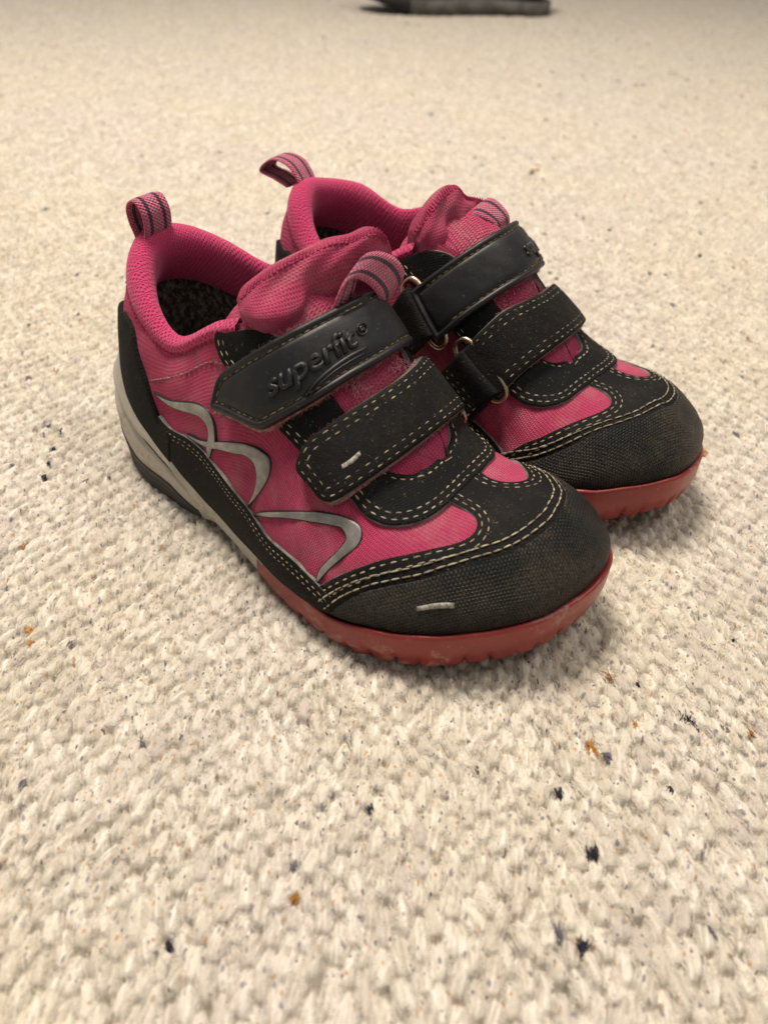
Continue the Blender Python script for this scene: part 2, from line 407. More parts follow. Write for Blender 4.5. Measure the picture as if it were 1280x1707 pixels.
def leather(name, kind):
    N = NT(name); uv = N.uv(); ob = N.obj()
    big = N.noise(ob, 38, 6, .68); fine = N.noise(ob, 900, 4, .7); grain = N.noise(ob, 2600, 2, .6)
    dust = N.math('MULTIPLY', N.ramp(big, .43, .72), N.ramp(fine, .30, .65))
    if kind == 'strap':
        c = N.mix(N.math('MULTIPLY', dust, .10), C(.0075, .0078, .0095), C(.05, .045, .035))
        sp = N.ramp(N.noise(ob, 1500, 1, .5), .72, .76); c = N.mix(N.math('MULTIPLY', sp, .5), c, C(.12, .11, .09))
        scr = N.ramp(N.noise(N.mapping(ob, (1, .12, .3), rot=(0, 0, .5)), 900, 1), .68, .74)
        rough = N.math('ADD', N.math('ADD', .44, N.math('MULTIPLY', dust, .22)), N.math('MULTIPLY', scr, .1))
        return N.out(c, rough, N.bump(N.math('ADD', grain, N.math('MULTIPLY', N.noise(ob, 140, 3), 2)), .25, .10 * MM), spec=.38)
    x, y, _ = N.sep(N.mapping(uv, rot=(0, 0, .35)))
    if kind == 'toe':
        k = 3.2
        a = N.math('SINE', N.math('MULTIPLY', x, k)); b = N.math('SINE', N.math('ADD', N.math('MULTIPLY', x, k * .5), N.math('MULTIPLY', y, k * .866)))
        c3 = N.math('SINE', N.math('SUBTRACT', N.math('MULTIPLY', x, k * .5), N.math('MULTIPLY', y, k * .866)))
        tri = N.math('MULTIPLY', N.math('MULTIPLY', a, b), c3); tri = N.math('MAXIMUM', N.math('MULTIPLY', tri, 3.2), -.4)
        tri = N.math('MINIMUM', tri, 1.0)
        h = N.math('ADD', tri, N.math('MULTIPLY', fine, .5)); nb = N.bump(h, 1.0, 1.6 * MM)
        brown = N.math('MULTIPLY', N.ramp(N.noise(ob, 17, 6, .72), .47, .62), N.ramp(fine, .32, .62))
        c = N.mix(N.math('MULTIPLY', dust, .14), C(.0040, .0066, .0072), C(.075, .064, .048))
        c = N.mix(N.math('MULTIPLY', brown, .42), c, C(.13, .105, .072))
        c = N.mix(N.math('MULTIPLY', N.ramp(tri, .3, -.35), .40), c, C(.05, .043, .035))
        return N.out(c, .42, nb, spec=.20)
    k = 5.6
    dot = N.math('MULTIPLY', N.math('SINE', N.math('MULTIPLY', x, k)), N.math('SINE', N.math('MULTIPLY', y, k)))
    h = N.math('ADD', N.math('MULTIPLY', N.ramp(dot, -.1, .8), .32 if kind == 'dot' else .12), N.math('ADD', fine, N.math('MULTIPLY', grain, .4)))
    base = C(.0042, .0042, .0045) if kind == 'dot' else C(.0052, .0051, .0052)
    c = N.mix(N.math('MULTIPLY', dust, .17), base, C(.085, .070, .048))
    sp = N.ramp(N.noise(ob, 1300, 1, .5), .70, .74); c = N.mix(N.math('MULTIPLY', sp, .28), c, C(.22, .19, .14))
    return N.out(c, .72, N.bump(h, .9, .30 * MM), spec=.13)
def simple(name, col, rough, bscale=900, bd=.06, spec=.4, var=.25, sheen=0, vs=60, metallic=0, dark=None):
    N = NT(name); ob = N.obj(); n = N.noise(ob, vs, 5, .65)
    d = dark or tuple(v * (1 - var * 2) for v in col[:3]) + (1,)
    c = N.mix(N.ramp(n, .35, .7), d, col)
    return N.out(c, rough, N.bump(N.noise(ob, bscale, 3), .7, bd * MM), spec=spec, sheen=sheen, metallic=metallic)
def rubber(name, col, stain, stain_amt, rough):
    N = NT(name); ob = N.obj(); z = N.sep(ob)[2]
    n1 = N.noise(ob, 45, 6, .7); n2 = N.noise(ob, 420, 5, .75)
    low = N.ramp(z, .014, .001)
    f = N.math('MULTIPLY', N.ramp(N.math('ADD', n1, N.math('MULTIPLY', low, .10)), .56, .63), N.ramp(n2, .40, .60))
    sp = N.ramp(N.noise(ob, 700, 2), .68, .74)
    c = N.mix(N.ramp(n1, .3, .7), tuple(v * .72 for v in col[:3]) + (1,), col)
    c = N.mix(N.math('MULTIPLY', f, stain_amt), c, stain); c = N.mix(N.math('MULTIPLY', sp, stain_amt * .6), c, stain)
    c = N.mix(N.math('MULTIPLY', N.ramp(N.noise(ob, 150, 5, .75), .60, .70), stain_amt * .5), c, C(.10, .07, .05))
    return N.out(c, N.math('ADD', rough, N.math('MULTIPLY', f, .25)), N.bump(N.math('ADD', n2, N.noise(ob, 1800, 2)), .6, .12 * MM), spec=.42)
MAT = {}
MAT['knit'] = knit('pink_knit', C(.58, .046, .135), C(.57, .22, .255), rib=(5.0, 5.2), rot=.08, worn=.45)
MAT['knit2'] = knit('tongue_knit', C(.62, .055, .155), C(.62, .22, .26), rib=(3.9, 4.4), rot=.2, worn=.7, depth=.38)
def mesh_lining():
    N = NT('pink_mesh_lining'); uv = N.uv(); x, y, _ = N.sep(uv); s1 = N.math('SINE', N.math('ADD', N.math('MULTIPLY', x, 4.4), N.math('MULTIPLY', y, 2.9))); s2 = N.math('SINE', N.math('SUBTRACT', N.math('MULTIPLY', x, 4.4), N.math('MULTIPLY', y, 2.9)))
    h = N.ramp(N.math('ADD', s1, s2), -1.5, .3); fz = N.noise(N.obj(), 1500, 2)
    c = N.mix(h, C(.27, .013, .06), C(.50, .042, .135)); c = N.mix(N.math('MULTIPLY', N.ramp(N.noise(N.obj(), 40, 4), .5, .75), .35), c, C(.50, .13, .20))
    return N.out(c, .9, N.bump(N.math('ADD', h, N.math('MULTIPLY', fz, .4)), .9, .35 * MM), spec=.2, sheen=.3, sheen_tint=C(1, .5, .65))
MAT['mesh'] = mesh_lining()
MAT['strap'] = leather('smooth_black_leather', 'strap')
MAT['dot'] = leather('black_dotted_nubuck', 'dot')
MAT['nubuck'] = leather('black_nubuck', 'nubuck')
MAT['toe'] = leather('black_toe_cap_leather', 'toe')
MAT['thread'] = simple('beige_thread', C(.47, .42, .30), .85, 3000, .05, .2, .2, vs=300, dark=C(.17, .14, .09))
MAT['thread_dark'] = simple('soiled_thread', C(.36, .28, .15), .85, 3000, .05, .2, .25, vs=300, dark=C(.045, .035, .02))
MAT['thread_pink'] = simple('pink_thread', C(.40, .03, .10), .85, 3000, .05, .2, .2, vs=300)
MAT['grey_film'] = simple('grey_reflective_film', C(.33, .32, .305), .38, 1200, .06, .5, .22, vs=160, metallic=.55)
MAT['edge'] = simple('raw_leather_edge', C(.22, .21, .195), .9, 2500, .05, .2, .3, vs=200)
MAT['white_scuff'] = simple('worn_reflective_dash', C(.42, .40, .36), .6, 2500, .15, .3, .3, vs=900, dark=C(.12, .11, .09))
MAT['grey'] = rubber('grey_midsole_foam', C(.47, .44, .375), C(.22, .175, .12), .50, .58)
MAT['black_rubber'] = rubber('black_outsole_rubber', C(.018, .018, .02), C(.09, .08, .065), .5, .55)
MAT['red'] = rubber('red_sole_rubber', C(.285, .032, .028), C(.36, .27, .21), .60, .33)
def felt():
    N = NT('dark_felt_lining'); ob = N.obj(); n = N.noise(N.mapping(ob, (1, 1, .5)), 700, 4, .8)
    c = N.mix(N.ramp(n, .42, .68), C(.04, .04, .038), C(.28, .26, .20)); return N.out(c, .95, N.bump(n, .8, .5 * MM), spec=.15)
MAT['felt'] = felt()
MAT['metal'] = simple('worn_brass_ring', C(.62, .50, .36), .30, 1500, .02, .5, .2, vs=120, metallic=1.0)
def webbing():
    N = NT('striped_webbing'); uv = N.uv(); x, y, _ = N.sep(uv)      # x along in mm, y across 0..1
    wv = N.math('MULTIPLY', N.math('SINE', N.math('MULTIPLY', x, 5.5)), N.math('SINE', N.math('MULTIPLY', y, 44)))
    def band(c0, w): return N.ramp(N.math('ABSOLUTE', N.math('SUBTRACT', y, c0)), w, w * .6)
    st = N.math('MAXIMUM', band(.25, .075), band(.75, .075)); dash = N.math('MULTIPLY', band(.5, .06), N.ramp(N.math('SINE', N.math('MULTIPLY', x, 2.1)), -.1, .2))
    fz = N.noise(N.obj(), 1200, 3, .7)
    c = N.mix(N.ramp(fz, .3, .7), C(.48, .07, .155), C(.68, .18, .28)); c = N.mix(st, c, C(.022, .022, .035)); c = N.mix(dash, c, C(.26, .22, .23))
    h = N.math('ADD', wv, N.math('MULTIPLY', fz, 1.0)); c = N.mix(N.math('MULTIPLY', N.ramp(wv, .2, -.8), .5), c, C(.09, .015, .03))
    return N.out(c, .9, N.bump(h, 1, .35 * MM), spec=.2, sheen=.2)
MAT['webbing'] = webbing()
def fuzz():
    N = NT('frayed_pink_backing'); ob = N.obj(); n = N.noise(ob, 900, 4, .8)
    c = N.mix(N.ramp(n, .38, .66), C(.14, .045, .04), C(.52, .20, .20)); return N.out(c, .95, N.bump(n, 1, .8 * MM), spec=.1, sheen=.3)
MAT['fuzz'] = fuzz()
MAT['pale_lint'] = simple('pale_pink_lint', C(.62, .36, .38), .95, 900, .05, .1, .2, sheen=.3)
# ------------------------------------------------------------------ the shoe
def q_interp(tab, q):
    q = q % 25; ks = [t[0] for t in tab] + [tab[0][0] + 25]; vs = [t[1] for t in tab] + [tab[0][1]]
    if q < ks[0]: q += 25
    for i in range(len(ks) - 1):
        if ks[i] <= q <= ks[i + 1]:
            t = (q - ks[i]) / (ks[i + 1] - ks[i]); t = t * t * (3 - 2 * t) * .5 + t * .5; return vs[i] * (1 - t) + vs[i + 1] * t
def col(q): return int(round(q * NS)) % NC
def outdir(c): d = CH[c, 0] - CH[c, -1]; return d / np.linalg.norm(d)
def wall_at(c, z):
    g = G[c]; r = np.interp(z, g[:24, 2], np.arange(24)); i = min(22, int(r)); t = r - i; return g[i] * (1 - t) + g[i + 1] * t
ZTOP = [(0, 47), (1, 49), (1.6, 44), (2, 38.5), (2.5, 32.5), (3, 26), (3.5, 19.5), (4, 14.5), (5, 11), (6, 11), (7, 11.8), (8, 15.5), (9, 18), (10, 20), (11, 22.5), (12, 24.8), (13, 26.2), (14, 26.2), (15, 24), (16, 21), (17, 19), (18, 15.5), (19, 13), (20, 13), (21, 17), (22, 26), (23, 38), (24, 49)]
ZBOT = [(0, 2.0), (1, 1.2), (2, .3), (3, .3), (3.6, 1.5), (4, 4.2), (4.5, 2.4), (5, .5), (6, 0), (7, 0), (8, 2.4), (9, 4), (10, 6.4), (11, 8.5), (12, 10.5), (13, 12), (14, 12), (15, 9.5), (16, 5), (17, 3), (18, 0), (19, 0), (20, .5), (21, 2), (22, 1.5), (23, .3), (24, 1.2)]
ZMID = [(0, 17), (1, 15), (2, 9.8), (3, 10), (3.6, 6.0), (21.4, 6), (22, 10), (23, 10), (24, 15)]
BULGE = [(0, 8.0), (1, 8.2), (1.5, 6.4), (2, 4.4), (3, 1.8), (4, .9), (5, 1.0), (6, 1.3), (7, 1.2), (9, 1.3), (11, 1.3), (13, 1.1), (15, 1.2), (18, 1.2), (20, 1.0), (22, 2), (23, 4.2), (24, 8)]
FOOT = [(0, 3.8), (1, 5.6), (1.5, 4.6), (2, 3.2), (3, .4), (4, -.8), (5, -1.0), (6, .2), (7, .3), (9, .6), (11, .5), (13, .3), (15, .4), (18, .2), (20, -1), (22, -.5), (23, 3), (24, 5)]
def sole_part(shoe, name, q0, q1, zhi, zlo, mat, kind):
    n = int(round((q1 - q0) * NS)); V = []; ncol = 0; rowsn = None
    for k in range(n + 1):
        q = q0 + k / NS; c = col(q); W = wall_at(c, q_interp(ZTOP, q)); d = outdir(c)
        zt, zb = q_interp(ZTOP, q), q_interp(ZBOT, q); hi, lo = zhi(q), zlo(q); bu, fo = q_interp(BULGE, q), q_interp(FOOT, q)
        def off(z):
            f = (zt - z) / (zt - zb + 1e-6)
            o = .9 + (bu - .9) * math.sin(min(1, f / .55) * math.pi / 2) if f < .55 else bu + (fo - bu) * smooth01((f - .55) / .45)
            return o
        rows = []
        if kind == 'grey':
            rows += [(-2.2, hi - 2.5), (-.6, hi - .2), (.35, hi + .15), (off(hi) * .9, hi - .35)]
            groove = 1 - smooth01((min(q % 25, 25 - q % 25) - 2.9) / 1.2)
            m = 26
            for j in range(1, m + 1):
                f = j / m; z = hi - .35 - (hi - .35 - lo) * f; o = off(z)
                o -= 1.7 * groove * math.exp(-((f - .50) / .06) ** 2); o += .8 * groove * math.exp(-((f - .33) / .10) ** 2)
                rows.append((o, z))
            rows += [(off(lo) - 1.0, lo - .25), (-6, lo - .1)]
        elif kind == 'dark':
            rows += [(-4, hi + .2), (off(hi) + .1, hi + .1)]
            m = 14
            for j in range(0, m + 1):
                f = j / m; z = hi - .1 - (hi - lo - .9) * f; o = off(z) + .5 - .55 * math.exp(-((f - .33) / .06) ** 2) - .5 * math.exp(-((f - .66) / .06) ** 2)
                rows.append((o, z))
            rows += [(off(lo) - .3, lo + .2), (off(lo) - 1.6, lo), (-9, lo)]
        else:
            # tread cuts along the lower edge
            s = (q * 2.1) % 1.0; cut = math.exp(-((s - .5) / .07) ** 2) * (1 if 5.5 < q < 19.5 else 0)
            nick = rng.uniform(-.12, .12)
            lip = 1.9 * smooth01((q - 6.3) / 1.5) * smooth01((19.4 - q) / 1.5)
            rows += [(-2.0, hi - 2.6), (.6, hi - 1.0), (.7 + lip * .75, hi + .25), (1.0 + lip, hi - .35)]
            m = 12
            for j in range(1, m + 1):
                f = j / m; z = hi - .3 - (hi - .9 - lo) * f; o = off(z) + lip * (1 - f * .6) + .25 * math.sin(math.pi * f) - cut * 1.7 * smooth01((f - .5) / .4) + nick * .5 * f
                rows.append((o, z))
            rows += [(off(lo) - .9, lo + .05 + cut * 1.7), (off(lo) - 2.2, lo - .1 + cut * 1.7), (-10, lo)]
        for o, z in rows: V.append((W[0] + d[0] * o, W[1] + d[1] * o, z))
        rowsn = len(rows)
    F = grid_faces(n + 1, rowsn); F.append(list(range(rowsn))[::-1]); F.append([n * rowsn + j for j in range(rowsn)])
    return mk(shoe, name, V, F, mat, recalc=True)
def feather(q0, q1, row=1, step=2, inset=0):
    out = []; n = int(abs(q1 - q0) * NS); sg = 1 if q1 > q0 else -1
    for k in range(0, n + 1, step):
        c = col(q0 + sg * k / NS); out.append(tuple(CH[c, row] - outdir(c) * inset))
    return out
def chain(paths):
    P, _ = smooth_poly(paths, True, .8); return P
def open_path(pts, step=.6):
    P, _ = smooth_poly(pts, False, step); return P
SEAM = [(128.4, 63.9), (136.3, 48.5), (142.5, 40.7), (149.9, 32.9), (155.2, 26.2), (159.2, 20.6), (163.4, 14.7), (166.8, 7.3), (168.4, -.8), (167.8, -9.4), (164.6, -16.8), (159.4, -23.2), (153.4, -29.8), (145.2, -38.4), (136.9, -48.3), (130, -60)]
WIN_L = [(124.1, 57.0), (127.9, 49.2), (132.4, 41.8), (136.6, 35.9), (140.9, 30.7), (145.2, 25.7), (149.8, 20.7), (151.8, 16.8), (151.6, 12.9), (149.6, 10.4), (145.6, 9.3), (141.7, 9.6), (138.5, 9.8)]
WIN_M = [(129.9, -53.6), (133.7, -42.2), (139.8, -33.0), (145.9, -25.1), (149.6, -20.2), (151.3, -15.7), (149.8, -11.2), (146.5, -8.6), (142.3, -8.2), (138.5, -9.0)]
BAND = [(28.6, 47.0), (33.2, 49.0), (42.2, 53.9), (48.4, 59.2), (59.1, 66.4), (73.3, 72.2), (87.1, 73.4), (99.8, 71.0), (109.1, 65.4), (116.3, 60.6), (124.1, 57.0), (129.5, 56.5)]
SWOOSH = [
 [(27.7, 39.7, 1), (38.5, 40.6), (46.0, 42.1), (52.6, 44.5), (56.9, 47.5), (58.6, 51.0), (58.9, 54.9), (58.6, 57.5), (56.1, 60.4), (53.7, 64.1, 1), (52.7, 60.6), (55.0, 55.1), (54.7, 51.7), (52.3, 49.1), (46.6, 46.0), (40.7, 43.4), (34.8, 41.4)],
 [(43.2, 53.6, 1), (49.1, 56.8), (56.2, 57.4), (68.3, 56.6), (78.9, 54.9), (85.9, 53.6), (90.2, 53.0), (91.9, 55.1), (91.8, 59.9), (89.1, 66.9), (85.2, 73.4, 1), (87.5, 66.2), (87.1, 61.8), (84.5, 59.0), (80.1, 58.5), (71.1, 59.8), (59.6, 59.8), (51.8, 59.3), (46.2, 56.7)],
 [(89.6, 73.4, 1), (99.7, 61.7), (108.6, 49.9), (115.0, 41.4), (120.0, 36.5), (124.1, 34.6), (126.5, 35.9), (127.6, 38.5), (126.2, 44.0), (124.4, 50.4), (122.8, 57.9, 1), (122.0, 54.3), (123.0, 48.4), (124.1, 43.0), (123.7, 39.8), (120.9, 39.3), (117.6, 42.1), (111.8, 49.0), (104.7, 57.5), (97.3, 66.5)]]
EYE_OUT = [(65.5, 22.2, 1), (63.9, 24.8), (64.6, 29), (67.5, 33.2), (78, 39.5), (90.4, 42.4), (98.5, 40.3), (108, 36), (118.3, 32.3), (121.8, 31.9), (126.6, 30.2), (130.3, 28.2), (134.1, 24.4), (137.2, 19.2), (139.7, 11.6), (140.9, 3.9), (141.0, -4), (139.6, -12.4), (136.8, -21.7), (131.8, -28.4), (126.1, -33.2), (121.4, -35.4), (112, -38), (98, -41), (80, -38), (68, -31), (64.5, -26), (66, -21.3, 1)]
EYE_IN = [(86, -19.2), (104, -17), (114, -16), (121.5, -15.5), (126.5, -11.5), (129.6, -5), (130.2, 2), (128.8, 8.5), (125.5, 13.5), (121, 17.2), (114, 17.3), (103.6, 17.2), (95, 18.6), (86, 20.0), (76, 22.0)]
def make_upper(sh):
    V = [tuple(p) for p in G.reshape(-1, 3)]
    # creases and slack in the cloth
    W = []
    for i, p in enumerate(V):
        n = _N3[i]; x, y, z = p
        a = .35 * math.sin(x * .33 + y * .12 + 2 * math.sin(z * .07)) * math.sin(z * .16 + x * .05)
        a += .34 * math.exp(-((x - 122) / 14) ** 2) * math.sin(x * .75 + z * .35) * (1 if abs(y) > 14 else 0)
        W.append(tuple(np.array(p) + n * (a if 12 < i % (NR + 1) < 38 else 0)))
    F = []
    for c in range(NC):
        for r in range(NR): F.append([c * (NR + 1) + r, ((c + 1) % NC) * (NR + 1) + r, ((c + 1) % NC) * (NR + 1) + r + 1, c * (NR + 1) + r + 1])
    return mk(sh, 'upper', W, F, MAT['knit'], uv=_C2)
def make_collar(sh):
    qs = np.arange(20.7, 29.35, 1 / 8); V = []; UV = []; nr = None; seam = []
    for k, q in enumerate(qs):
        c = col(q); g = G[c]; d = outdir(c); D = np.array([d[0], d[1], 0]); T = g[-1]
        e = min(1, (q - 20.7) / 1.2, (29.35 - q) / 1.2); near = 1 - smooth01((abs(q - 25) - .3) / 3.2)
        th = (2.6 + 3.4 * near) * (.45 + .55 * max(0, e))
        L = 3.5 + 5.5 * near; rows = []
        seg = np.linalg.norm(np.diff(g, axis=0), axis=1); cum = np.concatenate([[0], np.cumsum(seg[::-1])])[::-1]
        def on(a, h):
            r = np.interp(-a, -cum, np.arange(NR + 1)); i = min(NR - 1, int(r)); t = r - i
            return g[i] * (1 - t) + g[i + 1] * t + (GN[c, i] * (1 - t) + GN[c, min(NR, i + 1)] * t) * h
        rows += [on(L + .5, -.6), on(L, .35), on(L * .75, 1.1), on(L * .5, 1.5), on(L * .25, 1.6), on(.3, 1.3)]
        rows += [T + D * (-th * .15) + [0, 0, 1.5], T + D * (-th * .5) + [0, 0, 1.7], T + D * (-th * .85) + [0, 0, .9], T + D * (-th * 1.12) + [0, 0, -1.4],
                 T + D * (-th * 1.22) + [0, 0, -4.5], T + D * (-th * 1.1) + [0, 0, -8.5], T + D * (-th * .9) + [0, 0, -12.5], T + D * (-th * .55) + [0, 0, -16], T + D * (-th * .3) + [0, 0, -18]]
        a = 0
        for j, p in enumerate(rows):
            if j: a += np.linalg.norm(p - rows[j - 1])
            V.append(tuple(p)); UV.append((k * 2.6, a))
        nr = len(rows); seam.append((CH[c, -1] + d * L * .98))
    o = mk(sh, 'collar', V, grid_faces(len(qs), nr), MAT['mesh'], uv=UV)
    P = np.array(seam); P = open_path([tuple(p) for p in P])
    stitching(sh, S, [P, offset_path(P, .9)], .5, MAT['thread_pink'], o, L=1.5, gap=.5, w=.45)
    # felt lining and insole
    V = []; m = 10; qs = np.arange(17.5, 33.0, 1 / 6)
    for q in qs:
        c = col(q); g = G[c]; d = outdir(c); D = np.array([d[0], d[1], 0]); near = 1 - smooth01((abs(q - 25) - .3) / 3.2)
        zt = g[-1][2] - (14 if 20.7 < q < 29.35 else 1.5); th = 1.2 + 2.3 * near if 20.7 < q < 29.35 else 1.6
        for j in range(m + 1):
            z = zt + (21 - zt) * j / m; zz = min(z, g[-1][2] - .5)
            r = np.interp(zz, g[:, 2], np.arange(NR + 1)) if g[-1, 2] > zz else NR
            i = min(NR - 1, int(r)); t = r - i; w = g[i] * (1 - t) + g[i + 1] * t
            V.append(tuple(w - D * (th + 1.2 * math.sin(math.pi * j / m)) - GN[c, i] * .4))
    mk(sh, 'lining', V, grid_faces(len(qs), m + 1), MAT['felt'])
    V = [(60, 0, 24)]; n = 0
    for q in np.arange(0, 25, .25): c = col(q); W = wall_at(c, 24); V.append((W[0] * .97 + 1, W[1] * .95, 23.5 + (2 if W[0] < 30 else 0))); n += 1
    mk(sh, 'insole', V, [[0, 1 + k, 1 + (k + 1) % n] for k in range(n)], MAT['felt'])
PR = [(0, .25), (.25, .95), (.7, 1.2)]
def panel(sh, name, outline, mat, h=1.0, grid=2.2, **kw):
    return sheet(sh, name, S, outline, [(0, h * .72), (.2, h * .93), (.6, h)], grid, mat, edge=None if name == 'heel_counter' else MAT['edge'], **kw)
def make_panels(sh):
    v = chain([(118, 66, 1)] + WIN_L[:-1] + [(137, 9.8, 1), (135, 0), (137, -9, 1)] + WIN_M[::-1] + [(126, -60, 1)] + feather(17.6, 7.2, 1, 4))
    o = panel(sh, 'vamp', v, MAT['nubuck'], .9)
    pl = open_path(WIN_L); pm = open_path(WIN_M)
    sg = 1
    paths = []
    for P, s in ((pl, 1), (pm, -1)):
        for d in (1.5, 3.7): paths.append(offset_path(P, d * s))
    stitching(sh, S, paths, .95, MAT['thread'], o)
    # toe cap
    SM = open_path(SEAM)
    tc = chain([(126.5, 67, 1)] + SEAM + [(128, -63, 1)] + feather(17.6, 7.1, 1, 3))
    o = panel(sh, 'toe_cap', tc, MAT['toe'], 1.4, noise=.12)
    stitching(sh, S, [offset_path(SM, -1.7), offset_path(SM, -3.9)], 1.42, MAT['thread'], o)
    # lower bands on both sides
    for s in (1, -1):
        f = feather(2.0, 7.3, 1, 4) if s == 1 else feather(23, 17.9, 1, 4)
        B = [(x, y * s * (1 if s == 1 else .93)) for x, y in BAND]
        o = panel(sh, 'side_band', chain([(27, 50 * s, 1)] + B + [(130.5, 60 * s, 1)] + f[::-1]), MAT['nubuck'], 1.3)
        P = open_path(B[1:]); stitching(sh, S, [offset_path(P, 1.7 * s), offset_path(P, 3.3 * s)], 1.35, MAT['thread'], o, L=2.1, w=.45)
    # heel counter
    side = [(33.2, 50), (28.6, 49), (26.6, 43.7), (24.6, 37.7), (20.4, 31.6), (16.4, 26.0), (9.5, 24.0), (3.5, 24.8)]
    back = [(-5, 21.5), (-14, 14), (-19, 0), (-14, -14), (-5, -21.5)]
    f = feather(3.0, -3.0, 1, 4)
    hc = chain([(36, 54, 1)] + side + back + [(x, -y) for x, y in side[::-1]] + [(36, -54, 1)] + f[::-1])
    o = panel(sh, 'heel_counter', hc, MAT['dot'], 1.7)
    # eyestay with its U-shaped front
    E = EYE_OUT + [(67, -22.8, 1), (76, -21.2)] + EYE_IN + [(68, 23.6, 1)]
    o = panel(sh, 'eyestay', chain(E), MAT['dot'], 1.5)
    Po = open_path(EYE_OUT[1:-1]); Pi = open_path(EYE_IN[3:11])
    A = offset_path(Po, -1.6); B = offset_path(Po, -3.5); A0 = open_path([(66.6, 23.4), (65.8, 26), (66.5, 29.3), (69, 32.2), (78, 37.8)]); B0 = open_path([(69.6, 24), (68.6, 26.4), (69.2, 28.8), (71.5, 31.2), (79, 35.6)])
    I = offset_path(Pi, -1.5)
    stitching(sh, S, [A, B, I], 1.55, MAT['thread'], o)
    # reflective prints
    for k, sw in enumerate(SWOOSH):
        if True:
            P = chain(sw)
            o = sheet(sh, 'reflective_swoosh', S, P, [(0, .58), (.25, .70), (.8, .74)], 1.6, MAT['grey_film'], base=0)
            sheet(sh, 'dark_edge', S, offset_loop(P, .26), [(0, .45), (.2, .60)], 1.6, MAT['strap'], parent=o, base=-.5)
    # seams and scuffs
    P = open_path([(26.5, 36.6), (40.4, 32.9), (51.0, 32.2), (60.8, 31.8), (67.2, 32.7)])
    stitching(sh, S, [P], .35, MAT['thread_grey'], None, L=1.9, gap=.45, w=.7)
    if sh.side == 'R':
        P, _ = smooth_poly([(153.2, 41.6, 1), (157.5, 37.4), (161.4, 34.4, 1), (160.4, 32.9, 1), (156.5, 36.0), (152.3, 40.2, 1)], True, .5)
        sheet(sh, 'scuffed_dash', S, P, [(0, 1.2), (.3, 1.75)], 1.0, MAT['white_scuff'], base=.8, noise=.15)
def offset_loop(P, d):
    if area2(P) < 0: P = P[::-1]
    Q = P - normals2(P) * d; return Q
MAT['thread_grey'] = simple('faded_grey_thread', C(.36, .20, .20), .9, 3000, .05, .2, .3, vs=300)
# ---- straps
S1_HI = [(68.2, 30.5, 61.5), (72.4, 28.7, 65.8), (83.6, 24.4, 75.6), (91, 18.0, 81.6), (95.4, 8.8, 85.0), (97.2, -2.2, 86.4), (95.5, -11.0, 85.2), (90.5, -18.8, 80.5), (84, -24.5, 74), (79.0, -27.5, 68.5)]
S1_LO = [(78, 37.5, 44), (82.5, 35.8, 48.5), (93.2, 31.4, 57.5), (103.4, 22.6, 66.2), (108, 11.5, 70.8), (110, 1.0, 72.6), (109.2, -9, 72.4), (104.5, -19.5, 68.2), (98.5, -27, 62), (93.0, -30.5, 55)]
S2_HI = [(98, 36, 45), (104.4, 29.2, 55.6), (108.7, 22.1, 60.8), (112.2, 12.4, 64.5), (114.0, -.7, 66.6), (113.2, -10, 67.2), (109.5, -19, 65.4), (105.5, -25.5, 59.8), (102, -28.8, 54.0)]
S2_LO = [(113, 39, 36.5), (118.5, 33.6, 43.6), (122, 28.6, 47.6), (125.2, 18.6, 51.2), (127.4, 6, 54), (127.6, -6, 55), (125, -18.5, 52.6), (121.5, -26.5, 48), (118.6, -30.8, 42.5)]
def text_mesh(txt, size, offset):
    cu = bpy.data.curves.new('t', 'FONT'); cu.body = txt; cu.size = size; cu.offset = offset; cu.extrude = 0; cu.resolution_u = 4; cu.space_character = .98
    o = bpy.data.objects.new('t', cu); COL.objects.link(o); dg = bpy.context.evaluated_depsgraph_get()
    me = bpy.data.meshes.new_from_object(o.evaluated_get(dg)); V = [v.co.copy() for v in me.vertices]; F = [list(p.vertices) for p in me.polygons]
    bpy.data.objects.remove(o); bpy.data.curves.remove(cu); bpy.data.meshes.remove(me); return V, F
_V, _F = None, None
def text_width():
    V, F = text_mesh('superfit', 8.2, 0); return max(v.x for v in V)
